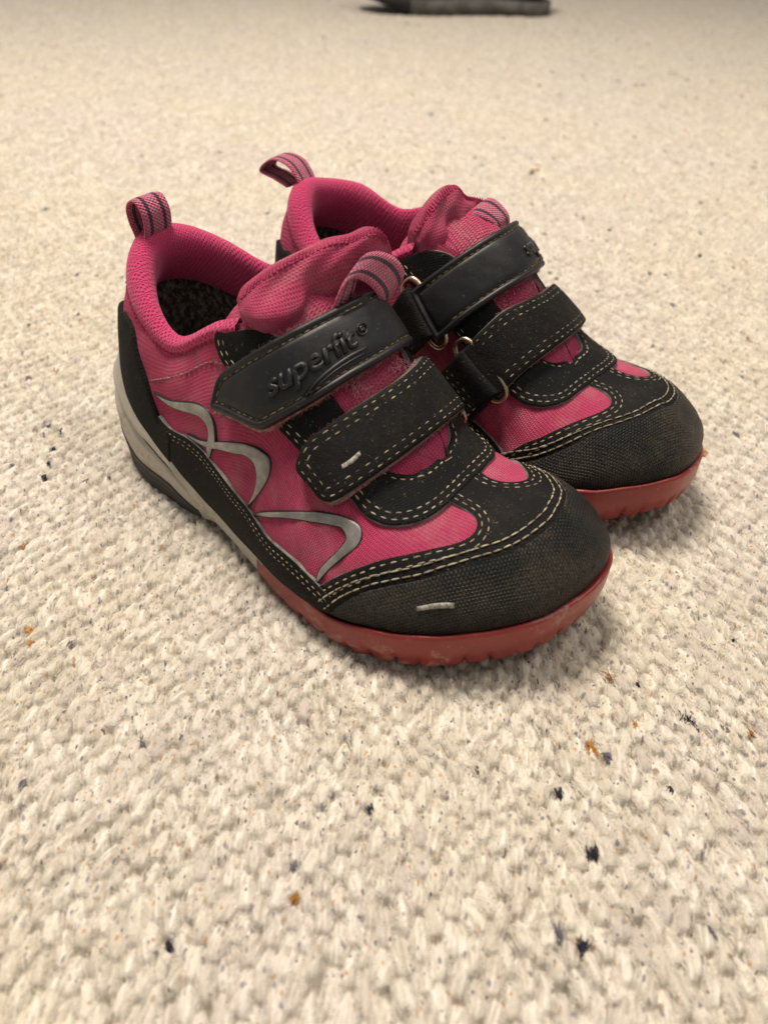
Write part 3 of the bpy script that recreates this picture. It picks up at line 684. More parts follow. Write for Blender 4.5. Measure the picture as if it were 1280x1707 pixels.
def lettering(sh, strap, fn, u0, v0, du, dv, parent):
    LSC = 27.0 / text_width()
    """raised lettering bent over the strap; (du,dv) map text x,y to strap mm"""
    V3, F3 = [], []
    def add(V, F, xf, h):
        bm = bmesh.new(); vs = [bm.verts.new(v) for v in V]
        for f in F:
            try: bm.faces.new([vs[i] for i in f])
            except Exception: pass
        bmesh.ops.remove_doubles(bm, verts=bm.verts, dist=1e-4)
        bmesh.ops.triangulate(bm, faces=bm.faces[:]); bmesh.ops.subdivide_edges(bm, edges=[e for e in bm.edges if e.calc_length() > 1.6], cuts=1)
        bm.verts.index_update(); b0 = len(V3); nb = len(bm.verts)
        for v in bm.verts: V3.append(fn(xf(v.co), h))
        for v in bm.verts: V3.append(fn(xf(v.co), .6))
        for f in bm.faces: F3.append([b0 + v.index for v in f.verts])
        for e in bm.edges:
            if len(e.link_faces) == 1: a, b = e.verts[0].index, e.verts[1].index; F3.append([b0 + a, b0 + b, b0 + nb + b, b0 + nb + a])
        bm.free()
    xf = lambda c: (u0 + c.x * du, v0 + c.y * dv + c.x * du * .03)
    dark = (V3, F3)
    for off_, h_ in ((.42, 1.16), (.20, 1.75)):
        if h_ > 1.5: rim = (list(V3), list(F3)); V3.clear(); F3.clear()
        V, F = text_mesh('superfit', 8.2, off_); V = [Vector((v.x * LSC + v.y * .08, v.y * 1.04, 0)) for v in V]; add(V, F, xf, h_)
    mk(sh, 'lettering_rim', rim[0], rim[1], MAT['nubuck'], parent)
    V, F = text_mesh('®', 4.8, .06); V = [Vector((v.x + 28.4, v.y + 1.6, 0)) for v in V]; add(V, F, xf, 1.65)
    # long crossbar of the f and the sweep below the word
    def stroke(pts, w):
        P = open_path(pts, .8); N = normals2(P, False); n = len(P); W = [w * math.sin(math.pi * min(1, max(.08, k / (n - 1)))) ** .5 for k in range(n)]
        V = [Vector((*(P[k] + N[k] * W[k]), 0)) for k in range(n)] + [Vector((*(P[k] - N[k] * W[k]), 0)) for k in range(n)]
        return V, [[k, k + 1, n + k + 1, n + k] for k in range(n - 1)]
    for pts, w in (([(9.5, -4.6), (13, -2.9), (18, -2.0), (24, -1.7), (30, -1.9)], .5), ([(9.8, -5.6), (13, -3.9), (18, -3.0), (24, -2.9), (29, -3.1)], .18)):
        V, F = stroke(pts, w); add(V, F, xf, 1.45)
    mk(sh, 'lettering', V3, F3, MAT['strap'], parent)
def ring_obj(sh, c, a, b, la, lb, r=1.05):
    a = np.array(a, float); a /= np.linalg.norm(a); b = np.array(b, float); b -= a * a.dot(b); b /= np.linalg.norm(b); c = np.array(c, float); P = []
    for k in range(48):
        t = 2 * math.pi * k / 48; ct, st = math.cos(t), math.sin(t)
        P.append(c + a * la * math.copysign(abs(ct) ** .45, ct) + b * lb * math.copysign(abs(st) ** .8, st))
    V, F = tube(P, r, 10); return mk(sh, 'metal_ring', V, F, MAT['metal'])
def fringe(sh, fn, loop, n, parent, h0=-1.4, ln=(.5, 1.6), mat=None):
    V = []; F = []; N = normals2(loop)
    for k in range(n):
        i = rng.randrange(len(loop)); p = loop[i] - N[i] * rng.uniform(-.4, .2); a = rng.gauss(0, .7); L = rng.uniform(*ln)
        d = -N[i] * math.cos(a) + np.array([-N[i][1], N[i][0]]) * math.sin(a); w = np.array([-d[1], d[0]]) * .07
        z0, z1 = h0 + rng.uniform(-.5, .4), h0 + rng.uniform(-1.2, .9); b0 = len(V); m = p + d * L * .5; e = p + d * L + w * rng.uniform(-6, 6)
        V += [fn(p - w, z0), fn(p + w, z0), fn(m + w, z1), fn(m - w, z1), fn(e, (z0 + z1) / 2 - .2)]; F += [[b0, b0 + 1, b0 + 2, b0 + 3], [b0 + 3, b0 + 2, b0 + 4]]
    return mk(sh, 'loose_fibres', V, F, mat or MAT['fuzz'], parent, recalc=False)
def make_straps(sh):
    f1 = Ruled(S1_LO, S1_HI, 1, arch=.6); W = f1.W; U = f1.U
    out = [(U + .5, 0, 1), (U + .5, W, 1), (1.5, W), (-2, W - 1.6), (-5.6, W - 5.5), (-5.2, W - 8.2), (11.5, .9), (15, 0)]
        # rounded tip: replace by a softened polygon
    P = round_poly([(U + 2.5, 0), (U + 2.5, W), (-.5, W), (-6.0, W - 7.0), (13.0, 0)], [0, 0, 3, 1.8, 2.8])
    o = sheet(sh, 'upper_strap', f1, P, [(0, .1), (.3, .95), (1.0, 1.35), (1.7, 1.15), (2.1, .55), (2.7, .5), (3.1, .95), (4.0, 1.1)], 1.1, MAT['strap'], base=-1.5, noise=.06)
    L = inset_loop(P, 2.4); L = L[L[:, 0] < U - 3]; L = roll_open(L)
    stitching(sh, f1, [L], .74, MAT['thread_dark'], o, L=2.1, gap=.5, w=.5)
    if sh.side == 'R': lettering(sh, o, f1, 18.5, 6.4, 1, 1, o)
    else: lettering(sh, o, f1, 52, 6.4, -1, 1, o)
    P2 = round_poly([(U - 22, .6), (U - 22, W - .5), (-1.5, W + .6), (-7.2, W - 7.5), (12.0, -.8)], [0, 0, 4, 2.2, 4])
    b = sheet(sh, 'velcro_backing', f1, P2, [(0, -2.2), (.5, -1.45)], 2.0, MAT['fuzz'], parent=o, base=-3.0, noise=.5)
    fringe(sh, f1, P2, 900, b, -2.0)
    f2 = Ruled(S2_LO, S2_HI, 1, arch=.5); W = f2.W; U = f2.U
    P = round_poly([(U + 2.2, 0), (U + 2.2, W), (1.5, W), (-4.6, W - 4), (-1.2, 1.5), (3.5, 0)], [0, 0, 3, 2.5, 3, 3])
    o = sheet(sh, 'lower_strap', f2, P, [(0, .5), (.22, .9), (.8, 1.15)], 1.3, MAT['nubuck'], base=-1.0, noise=.1, edge=MAT['edge'])
    La = roll_open(lambda_filter(inset_loop(P, 1.5), U - 3)); Lb = roll_open(lambda_filter(inset_loop(P, 3.7), U - 3))
    stitching(sh, f2, [La, Lb], 1.15, MAT['thread'], o)
    if sh.side == 'R':
        D, _ = smooth_poly([(8.2, 6.4, 1), (11.2, 6.2), (14.4, 6.9, 1), (14.3, 8.2, 1), (11, 7.7), (8.3, 7.7, 1)], True, .4)
        sheet(sh, 'scuffed_dash', f2, D, [(0, 1.1), (.3, 1.4)], .9, MAT['white_scuff'], parent=o, base=.6, noise=.15)
    P2 = round_poly([(U - 14, -.4), (U - 14, W + .4), (.5, W + .4), (-5.2, W - 4.5), (-1.6, .8), (3, -.7)], [0, 0, 3, 2.5, 3, 3])
    b = sheet(sh, 'velcro_backing', f2, P2, [(0, -1.7), (.5, -1.0)], 2.0, MAT['fuzz'], parent=o, base=-2.4, noise=.4)
    fringe(sh, f2, P2, 500, b, -1.5, (.3, 1.0))
    # rings and their anchor tabs
    ring_obj(sh, (84.0, -28.2, 61.0), (14, -3, -13.5), (-4, -1, -3.5), 13.2, 3.6)
    ring_obj(sh, (109.0, -29.8, 47.6), (16.6, -2, -11.5), (-4.5, -1.2, -4.2), 12.6, 3.8)
    for A, B, Cc, D in (((75.8, -27.5, 67.5), (89.5, -31.3, 54.5), (80.5, -30.5, 43.5), (66.5, -28.6, 56)), ((100.6, -29.2, 51.8), (117.3, -31.6, 41.6), (108.5, -35.2, 28.0), (91.5, -30.9, 38.0))):
        A, B, Cc, D = [np.array(x, float) for x in (A, B, Cc, D)]
        ft = Ruled([B, (B * 2 + Cc) / 3 + [0, -.4, 0], (B + 2 * Cc) / 3 + [0, -.2, 0], Cc], [A, (A * 2 + D) / 3 + [0, -.4, 0], (A + 2 * D) / 3 + [0, -.2, 0], D], 0)
        U, W = ft.U, ft.W
        # loop bulging round the ring, then the flat stitched part
        fl = lambda c, h, ft=ft: ft(c, h + 1.7 * math.exp(-((c[0] - 1.5) / 4.0) ** 2))
        P = round_poly([(-1.5, 0), (U, 0), (U, W), (-1.5, W)], [.8, 1.5, 1.5, .8])
        o = sheet(sh, 'anchor_tab', fl, P, [(0, .3), (.3, 1.3), (.8, 1.6)], 1.2, MAT['dot'], base=-1.6)
        box = lambda d0, x0: np.array([(x0, d0), (U - d0, d0), (U - d0, W - d0), (x0, W - d0), (x0, d0)], float)
        stitching(sh, fl, [box(1.6, 8.0), np.array([(10.2, 2), (10.2, W - 2)], float)], 1.6, MAT['thread'], o)
def lambda_filter(L, u): return L[L[:, 0] < u]
def roll_open(L):
    """start an open path at the largest gap"""
    d = np.linalg.norm(np.roll(L, -1, 0) - L, axis=1); k = int(np.argmax(d)); return np.roll(L, -(k + 1), 0)
def inset_loop(P, d):
    if area2(P) < 0: P = P[::-1]
    Q = P + normals2(P) * d; Q = Q[inside(P, Q)]; return Q[dist_to(P, Q) > d * .95]
def round_poly(P, R_, step=.6):
    P = [np.array(p, float) for p in P]; n = len(P); out = []
    for i in range(n):
        a, b, c = P[i - 1], P[i], P[(i + 1) % n]; r = R_[i]
        d1 = (a - b) / np.linalg.norm(a - b); d2 = (c - b) / np.linalg.norm(c - b)
        if r <= 0: out.append(b); continue
        s, e = b + d1 * r, b + d2 * r
        for k in range(9): t = k / 8; out.append((1 - t) ** 2 * s + 2 * t * (1 - t) * b + t * t * e)
    res = []
    for i in range(len(out)):
        a, b = out[i], out[(i + 1) % len(out)]; m = max(1, int(np.linalg.norm(b - a) / step))
        for k in range(m): res.append(a + (b - a) * k / m)
    return np.array(res)
# ---- tongue and webbing loops (given for the side seen from the camera, y towards it)
def lint(sh, spots, n, mat, name):
    V, F = [], []
    for k in range(n):
        x, y, z, s = spots[k % len(spots)]; p = np.array([x + rng.gauss(0, s * .5), y + rng.gauss(0, s * .5), 0.0]); co, nn, i, d = HULL.ray_cast(Vector((p[0], p[1], 120)), Vector((0, 0, -1)))
        if co is None: continue
        p[2] = co.z + rng.uniform(-.6, .6); a = rng.uniform(0, 6.28); L = rng.uniform(1.0, 3.2); bend = rng.gauss(0, 1.8); w = rng.uniform(.04, .08); b0 = len(V); up = rng.uniform(-.3, 1.3)
        for j in range(6):
            t = j / 5; V += [(p[0] - math.sin(a) * w, p[1] + math.cos(a) * w, p[2] + up * math.sin(math.pi * t)), (p[0] + math.sin(a) * w, p[1] - math.cos(a) * w, p[2] + up * math.sin(math.pi * t) + .04)]
            p = p + np.array([math.cos(a), math.sin(a), -.12]) * L / 5; a += bend / 5
        for j in range(5): F.append([b0 + 2 * j, b0 + 2 * j + 1, b0 + 2 * j + 3, b0 + 2 * j + 2])
    return mk(sh, name, V, F, mat, recalc=False)
_bv, _bf = bridge()
HULL = BVHTree.FromPolygons([Vector(p) for p in _G3] + [Vector(p) for p in _bv], list(_tri) + [tuple(a + len(_G3) for a in f) for f in _bf], all_triangles=True)
def near(sh, P): return [(x, y if sh.side == 'R' else -y, z) for x, y, z in P]
class Raw:
    """same root, but points come unwarped"""
    def __init__(s, sh): s.side = sh.side; s.root = sh.root
    def tr(s, p): return (p[0] * MM, (-p[1] if s.side == 'R' else p[1]) * MM, p[2] * MM)
def make_tongue(sh):
    rw = Raw(sh)
    if sh.side == 'R':
        top = [(72.5, 19, 85.8), (74, 17, 89), (77.2, 11, 92.9), (82, 4, 97), (87, -3, 99.8), (91.5, -9, 101), (94, -14, 101.8), (95.6, -18, 97.5)]
        f1 = [(73.8, 21.2, 84), (77, 20, 86.5), (80.5, 14, 89.5), (85, 7, 93.2), (89.3, 0, 96), (92.6, -7, 97.6), (95.2, -13.5, 97.4), (96.4, -19, 94)]
        f2 = [(76.5, 22.4, 82.4), (82.3, 21.8, 83.2), (87, 16.2, 84.4), (88.8, 8.5, 86.4), (91, 0, 88.8), (93, -7.5, 90), (95, -14, 90), (95.5, -20, 88)]
        f3 = [(78, 21, 79.5), (84, 20.5, 79.2), (88, 15.5, 80), (89.5, 8, 80.5), (91, 0, 82.5), (92.5, -8, 83.5), (94, -14, 82.5), (94, -20, 80)]
        f4 = [(82, 20, 72), (88, 18, 73), (92, 14, 74), (95, 7, 75), (97, 0, 76), (97, -8, 76), (96, -14, 75), (94, -19, 72)]
        b1 = [(68.8, 17.5, 83), (68.8, 14.5, 86), (72, 8.5, 90), (76.5, 2, 94), (81, -5, 97), (85.5, -10.5, 98.4), (88.5, -15, 99), (91, -19, 94)]
        b2 = [(68.5, 16, 77), (68, 12, 78), (71, 7, 82), (75, 1, 86), (79.5, -5, 89), (84, -10, 90), (87, -15, 90), (89, -19, 86)]
    else:
        top = [(72.8, 20, 84.5), (73.8, 18, 88.5), (74.6, 14, 92.2), (75.8, 8, 96.6), (77.5, 3, 97), (79.6, -2, 92.8), (82, -9, 90), (83.5, -16, 86)]
        f1 = [(74, 21, 82.5), (77, 19, 86), (79, 14, 89), (80, 8, 92), (80.6, 2.5, 91.6), (81.6, -3, 88.5), (83, -10, 86), (84, -17, 83)]
        f2 = [(76, 21.4, 79), (80, 18.6, 80.6), (83, 13, 82), (84, 7, 83.5), (84, 2, 83), (84.5, -4, 82), (85, -11, 81), (86, -18, 79)]
        f3 = [(79, 20, 75.5), (83, 17.6, 76), (86, 12, 77), (88, 6, 79), (90, 1, 79.6), (91, -5, 80), (92, -12, 79), (91, -18, 76)]
        f4 = [(84, 19, 70), (88, 16.5, 71), (92, 12, 73), (95, 6, 75), (97, 0, 76), (97, -8, 76), (96, -14, 75), (94, -19, 72)]
        b1 = [(68.5, 18, 82), (68.5, 16, 85), (69.5, 12, 89), (71, 6, 93), (73, 1, 93.5), (75, -4, 90), (78, -10, 87), (80, -17, 83)]
        b2 = [(68.5, 17, 76), (68, 14, 77), (69, 10, 80), (71, 5, 84), (73, 0, 85), (75, -5, 83), (77, -11, 80), (79, -17, 77)]
    rowsP = [near(sh, r) for r in (f4, f3, f2, f1, top, b1, b2)]
    nu, nv = 56, 60; A = np.array([spl3(r, nu) for r in rowsP]); V = []; UV = []
    for i in range(nu + 1):
        c = spl3(list(A[:, i]), nv)
        for j, p in enumerate(c):
            u, v = i / nu, j / nv
            w = .45 * math.sin(u * 24 + 6 * math.sin(v * 6)) * math.sin(v * 9) + .35 * math.sin(u * 9 + v * 17)
            dent = math.exp(-((u - .44 - .1 * v) / .05) ** 2) * math.exp(-((v - .30) / .13) ** 2) if sh.side == 'R' else math.exp(-((u - .36) / .06) ** 2) * math.exp(-((v - .36) / .12) ** 2)
            puff = math.sin(math.pi * u) * math.exp(-((v - .42) / .12) ** 2) * 1.2
            V.append((p[0] + w * .6 - 3.4 * dent + puff, p[1], p[2] + w - 1.6 * dent + puff * .4)); UV.append((u * 48, v * 60))
    o = mk(rw, 'tongue', V, grid_faces(nu + 1, nv + 1) + [[(nv + 1) * 0 + j for j in range(nv + 1)][::-1], [(nv + 1) * nu + j for j in range(nv + 1)]], MAT['knit2'], uv=UV)
    # overlock seam below the top edge
    i0 = int(nv * 3.62 / 6); seam = np.array([V[i * (nv + 1) + i0] for i in range(nu + 1)])
    pth = Poly3(seam, np.array([V[i * (nv + 1) + i0 + 3] for i in range(nu + 1)])); 
    VV, FF = [], []
    L = pth.len; s = 1.0
    while s < L - 1: capsule_rows(pth, np.array([(s, -.2), (s + .35, 2.6)]), .15, 2.4, 0, .55, VV, FF, sag=0); s += 1.15
    capsule_rows(pth, np.array([(0.5, -.3), (L - .5, -.3)]), .1, 1.4, .3, .5, VV, FF, sag=0)
    mk(rw, 'overlock_seam', VV, FF, MAT['thread_pink'], o)
    # lower tongue under the straps
    BV, BF = bridge(); m = 17; Vn = []
    BV = [tuple(np.array(p) + [-.6 + (4.5 if k // m == 40 else 0), (3.0 if k % m == 0 else -3.0 if k % m == 16 else 0) * (0 if k // m < 18 else 1 if k // m < 36 else .3), (-1.0 if k // m < 26 else -.25) - ((1.5 if k // m < 26 else .9) if k % m in (0, 16) or k // m == 40 else 0)]) for k, p in enumerate(BV)]
    for k, p in enumerate(BV):
        x, y, z = p; a = .9 * math.sin(x * .55 + y * .2) * math.sin(y * .3 + 1) + .35 * math.sin(x * 1.9 + y)
        Vn.append((x, y, z + a * .6))
    lint(sh, [(104, -9, 68, 5), (109, -14, 63, 4), (99, 3, 75, 4), (106, 8, 65, 3)], 260, MAT['pale_lint'], 'lint')
    lint(sh, [(9, 3, 84.5, 2.0), (12, 5, 83, 2.0)] if sh.side == 'R' else [(8, 0, 85, 1.5)], 70, MAT['edge'], 'frayed_patch')
    mk(sh, 'tongue_lower', Vn, BF, MAT['knit2'], uv=[(p[0], p[1]) for p in BV])
class Poly3:
    def __init__(s, A, B):
        s.A, s.B = np.array(A), np.array(B); s.cum = np.concatenate([[0], np.cumsum(np.linalg.norm(np.diff(s.A, axis=0), axis=1))]); s.len = s.cum[-1]
    def pos(s, c):
        a = np.array([np.interp(c[0], s.cum, s.A[:, k]) for k in range(3)]); b = np.array([np.interp(c[0], s.cum, s.B[:, k]) for k in range(3)])
        d = b - a; d /= np.linalg.norm(d) + 1e-9; return a + d * c[1]
    def __call__(s, c, h):
        p = s.pos(c); du = s.pos((c[0] + .4, c[1])) - s.pos((c[0] - .4, c[1])); dv = s.pos((c[0], c[1] + .4)) - p
        n = np.cross(du, dv); n /= np.linalg.norm(n) + 1e-9
        if n[2] < 0: n = -n
        return p + n * h
def webbing_loop(sh, nearE, farE, th=1.1, name='pull_loop', closed=False):
    rw = Raw(sh); n = 60; A = spl3(near(sh, nearE), n); B = spl3(near(sh, farE), n); A = B + (A - B) * (1.28 if name == 'tongue_loop' else 1.0); mid = (A + B) / 2
    cum = np.concatenate([[0], np.cumsum(np.linalg.norm(np.diff(mid, axis=0), axis=1))]); V = []; UV = []; m = 8
    for i in range(n + 1):
        T = mid[min(n, i + 1)] - mid[max(0, i - 1)]; Wd = B[i] - A[i]; N = np.cross(T, Wd); N /= np.linalg.norm(N) + 1e-9
        for sgn in (1, -1):
            rngj = range(m + 1) if sgn == 1 else range(m, -1, -1)
            for j in rngj:
                v = j / m; e = 1 - abs(2 * v - 1) ** 6 * .6
                V.append(tuple(A[i] + Wd * v + N * sgn * th * .5 * e)); UV.append((cum[i], v))
    nv = 2 * (m + 1); F = grid_faces(n + 1, nv, False, True); F.append(list(range(nv))[::-1]); F.append([n * nv + j for j in range(nv)])
    o = mk(rw, name, V, F, MAT['webbing'], uv=UV); return o
def add_loops(sh):
    if sh.side == 'R':
        webbing_loop(sh, [(93.2, 5.2, 78.6), (95.0, 4.2, 83.3), (96.9, 3.7, 89.4), (97.8, 2.2, 93.2), (98.6, -1.8, 94.2), (99.4, -6.8, 91.4), (99.8, -10.8, 87.2), (98.2, -14.3, 82.6), (96.2, -14.8, 78.6)],
                     [(93.2, -3.8, 79.6), (94.7, -3.8, 85.6), (95.8, -4.3, 91.6), (96.6, -5.8, 96.8), (97.4, -9.8, 97.6), (98.6, -13.8, 96.2), (99.8, -17.3, 93.6), (100.2, -20.3, 89.1), (97.2, -21.8, 83.6)], name='tongue_loop')
        webbing_loop(sh, [(11, 5.3, 82.5), (12.3, 5.3, 86.5), (12, 5.3, 91), (9.5, 5.3, 94.2), (6, 5.3, 94.0), (3.8, 5.3, 91), (4.2, 5.3, 87), (6.2, 5.3, 82.5), (5, 5.2, 79)],
                     [(11, -5.3, 82.5), (12.8, -5.3, 86.5), (12.8, -5.3, 91.5), (10.2, -5.3, 95), (6.2, -5.3, 94.6), (3.8, -5.3, 91.5), (4.2, -5.3, 87), (6.2, -5.3, 82.5), (5, -5.2, 79)], name='heel_loop')
    else:
        webbing_loop(sh, [(83, 2, 80), (82.5, 2, 84), (83, 1, 87.5), (85, -1, 88.5), (88, -3, 87.4), (91, -5, 85), (92, -6, 82)],
                     [(83, -9, 82), (82, -10, 86), (82.8, -11, 89.6), (85, -12, 90.2), (88, -13, 88.6), (91, -14, 85.5), (92, -14, 82)], name='tongue_loop')
        webbing_loop(sh, [(9.5, 4.8, 82.5), (8.0, 5, 86), (3.5, 5.2, 90.2), (-3.5, 5.0, 91.2), (-9, 5.0, 88.6), (-11.2, 5.0, 85.6), (-8.5, 5.0, 84.6), (-4, 5.3, 84.0), (2.5, 5, 82)],
                     [(9.5, -4.8, 83), (8.0, -5, 86.5), (3.5, -5.2, 90.7), (-3.5, -5.0, 91.7), (-9, -5.0, 89.1), (-11.2, -5.0, 86.0), (-8.5, -5.0, 85.0), (-4, -5.3, 84.3), (2.5, -5, 82)], name='heel_loop')
def build_shoe(side, loc, ang, label):
    sh = Shoe(side, loc, ang); r = sh.root; r['label'] = label; r['category'] = 'shoe'; r['group'] = "pair of child's sneakers"
    make_upper(sh); make_collar(sh); make_panels(sh); make_straps(sh); make_tongue(sh); add_loops(sh)
    sole_part(sh, 'midsole', 19.6, 25 + 5.42, lambda q: q_interp(ZTOP, q), lambda q: (q_interp(ZMID, q) if (q % 25 <= 3.6 or q % 25 >= 21.4) else q_interp(ZBOT, q)), MAT['grey'], 'grey')
    sole_part(sh, 'heel_outsole', 21.4, 25 + 3.67, lambda q: q_interp(ZMID, q), lambda q: q_interp(ZBOT, q), MAT['black_rubber'], 'dark')
    sole_part(sh, 'toe_outsole', 5.25, 19.7, lambda q: q_interp(ZTOP, q) - (0 if 5.45 < q < 19.6 else 1.2), lambda q: q_interp(ZBOT, q), MAT['red'], 'red')
    return sh
SH_R = build_shoe('R', (-88.56, 263.51), R(-37.61), 'pink and black sneaker in front, outer side with grey swooshes towards the viewer')
SH_L = build_shoe('L', (-43.0, 322.2), R(-33.4), 'pink and black sneaker standing behind its mate, inner side with two metal rings visible')
DARK = [(-131.9, 258.2, 1.1, 2.15), (-130.9, 245.1, 0.9, 2.14), (-128.9, 235.7, 1, 1.16), (-127.8, 227.0, 1.2, 1.19), (-111.4, 225.1, 1.1, 2.02), (-103.6, 228.1, 0.6, 1.91), (-84.1, 197.8, 0.7, 1.84), (-111.4, 175.6, 0.7, 1.44), (-64.0, 170.9, 0.7, 1.77), (85.9, 131.1, 1.4, 1.77), (87.6, 128.2, 1.1, 1.74), (67.6, 113.0, 0.8, 1.27), (52.5, 90.5, 1.3, 1.57), (46.9, 105.8, 1.0, 1.53), (-0.4, 99.5, 0.9, 1.9), (-42.3, 66.4, 0.8, 2.19), (27.0, 111.2, 0.7, 2.14), (75.1, 141.1, 0.5, 1.7), (79.0, 140.7, 0.5, 1.59), (108.6, 159.6, 0.5, 1.4), (116.1, 612.7, 0.9, 1.14), (202.7, 611.7, 0.9, 1.13), (161.7, 444.1, 1.3, 1.61), (142.7, 518.0, 0.8, 1.45), (103.8, 431.7, 0.7, 1.52), (284.1, 713.6, 1.0, 2.08), (33.1, 220.7, 0.3, 1.68), (85.1, 215.3, 0.6, 1.72), (63.2, 107.3, 0.5, 1.36), (46.7, 69.6, 1.2, 1.13), (75.6, 107.9, 0.8, 1.46), (-12.7, 733.3, 1, 1.25), (-179.8, 349.7, 0.7, 1.66), (-151.2, 411.7, 0.8, 2.2), (-139.9, 356.5, 0.6, 1.84)]
OCHRE = [(57.7, 119.7, 1.5, 1.3), (58.2, 117.5, 1.2, 2.08), (-104.9, 152.4, 1.2, 1.98), (-102.5, 147.8, 0.9, 1.91), (-120.6, 189.0, 1.0, 2.1), (-118.9, 172.5, 0.8, 1.94), (67.0, 143.8, 1.1, 1.97), (71.1, 126.5, 1.0, 1.49), (102.1, 126.0, 1.1, 2.18), (67.0, 152.8, 0.7, 2.16), (168.4, 590.6, 0.9, 1.28), (237.7, 592.0, 1.1, 1.93), (206.5, 459.3, 1.0, 1.89), (173.1, 366.0, 1, 1.61), (182.8, 365.5, 1, 1.68), (143.7, 380.7, 0.7, 1.64), (-180.1, 366.8, 0.9, 2.12), (-169.9, 350.6, 0.6, 1.65), (-16.3, 112.5, 0.6, 2.01), (-16.5, 77.4, 0.9, 1.49)]
GREYF = [(61.6, 116.8, 1.3, 2.07), (96.2, 126.7, 1.2, 2.09), (-90.7, 147.7, 0.8, 1.61), (-142.6, 233.6, 1.1, 1.72), (75.2, 73.1, 1.4, 2.11), (41.8, 71.9, 1.3, 1.9), (147.3, 492.6, 1, 1.64), (125.5, 546.7, 1, 1.34), (167.0, 494.6, 1, 1.46), (-17.7, 84.2, 0.8, 1.87), (-87.6, 102.7, 0.8, 1.28), (-61.0, 116.0, 1, 2.1)]
# ------------------------------------------------------------------ the wool carpet
def wool_material(fuzz=True):
    N = NT('cream_wool'); pos = N.n('ShaderNodeNewGeometry').outputs['Position']
    A = lambda nm, t='GEOMETRY': N.n('ShaderNodeAttribute', attribute_type=t, attribute_name=nm).outputs['Fac']
    blot = N.noise(pos, 55, 3, .6); small = N.noise(pos, 420, 4, .7)
    if fuzz: at = A('tint', 'INSTANCER'); fib = N.noise(N.uv(), 3.0, 1); at2 = at
    else: at = A('loop_tint'); fib = A('fibre'); at2 = N.math('FRACT', N.math('MULTIPLY', at, 17.3))
    c = N.mix(at, C(.47, .43, .36), C(.65, .605, .525)) if not fuzz else N.mix(N.ramp(fib, .25, .75), C(.40, .35, .28), C(.82, .79, .72))
    c = N.mix(N.math('MULTIPLY', N.ramp(blot, .50, .72), .5), c, C(.47, .42, .36))
    c = N.mix(N.math('MULTIPLY', N.ramp(N.noise(pos, 16, 4, .6), .52, .68), .35), c, C(.60, .54, .43))
    hue = N.noise(pos, 7, 3, .6); c = N.mix(N.math('MULTIPLY', N.ramp(hue, .42, .62), .30), c, C(.60, .53, .385)); c = N.mix(N.math('MULTIPLY', N.ramp(hue, .50, .34), .35), c, C(.56, .50, .46))
    c = N.mix(N.math('MULTIPLY', N.ramp(fib, .54, .20), .60 if not fuzz else 0), c, C(.31, .26, .20)); c = N.mix(N.math('MULTIPLY', N.ramp(fib, .60, .80), .6 if not fuzz else 0), c, C(.78, .75, .68))
    c = N.mix(N.math('MULTIPLY', N.ramp(at2, .94, .98), .6), c, C(.40, .35, .32))
    # coloured fibres carded into the yarn
    def fleck(scale, thr, rad, colr, off):
        v = N.n('ShaderNodeTexVoronoi', feature='F1', voronoi_dimensions='2D'); wp = N.n('ShaderNodeVectorMath', operation='MULTIPLY_ADD', i_0=N.noise(pos, 300, 3, .7, out=1), i_1=(.0022, .0022, .001), i_2=pos).outputs[0]
        N.put(N.mapping(wp, (scale, scale * .55, scale * .3)), v.inputs['Vector']); N.t.nodes[-1]
        mp = v.inputs['Vector'].links[0].from_node; mp.inputs['Location'].default_value = (off, off * 1.7, off * .6)
        r = N.sep(v.outputs['Color'])[0]; k = N.math('GREATER_THAN', r, thr)
        return N.math('MULTIPLY', k, N.math('MULTIPLY', N.ramp(v.outputs['Distance'], rad, rad * .45), N.ramp(N.math('ADD', fib, small), .75, 1.05))), colr
    for f, colr in (fleck(125, .90, .20, C(.022, .022, .045), 3.1), fleck(105, .86, .22, C(.42, .22, .075), 8.7), fleck(48, .74, .17, C(.30, .23, .16), 33.0), fleck(60, .78, .15, C(.13, .12, .14), 41.0), fleck(90, .86, .28, C(.22, .20, .22), 14.2), fleck(330, .985, .20, C(.03, .02, .02), 21.0), fleck(160, .96, .2, C(.20, .06, .05), 27.0)):
        c = N.mix(N.math('MULTIPLY', f, .92), c, colr)
    h = N.math('ADD', N.math('MULTIPLY', N.noise(N.mapping(pos, (1, .4, 1)), 1600, 3, .7), 1.0), small)
    return N.out(c, .92, N.bump(h, .9, .55 * MM), spec=.22, sheen=.35, sheen_tint=C(1, .95, .85))
WOOL = wool_material()
def hash01(a, b, seed):
    h = (a.astype(np.int64) * 374761393 + b.astype(np.int64) * 668265263 + seed * 2147483647) & 0xFFFFFFFF
    h = ((h ^ (h >> 13)) * 1274126177) & 0xFFFFFFFF; h = ((h ^ (h >> 16)) * 2246822519) & 0xFFFFFFFF
    return ((h ^ (h >> 15)) & 0xFFFFFF) / float(0x1000000)
def vnoise(x, y, seed):
    xi, yi = np.floor(x), np.floor(y); fx, fy = x - xi, y - yi; fx = fx * fx * (3 - 2 * fx); fy = fy * fy * (3 - 2 * fy)
    return ((hash01(xi, yi, seed) * (1 - fx) + hash01(xi + 1, yi, seed) * fx) * (1 - fy) + (hash01(xi, yi + 1, seed) * (1 - fx) + hash01(xi + 1, yi + 1, seed) * fx) * fy)
PX, PY = 3.6, 8.3                              # spacing of the yarn loops, mm
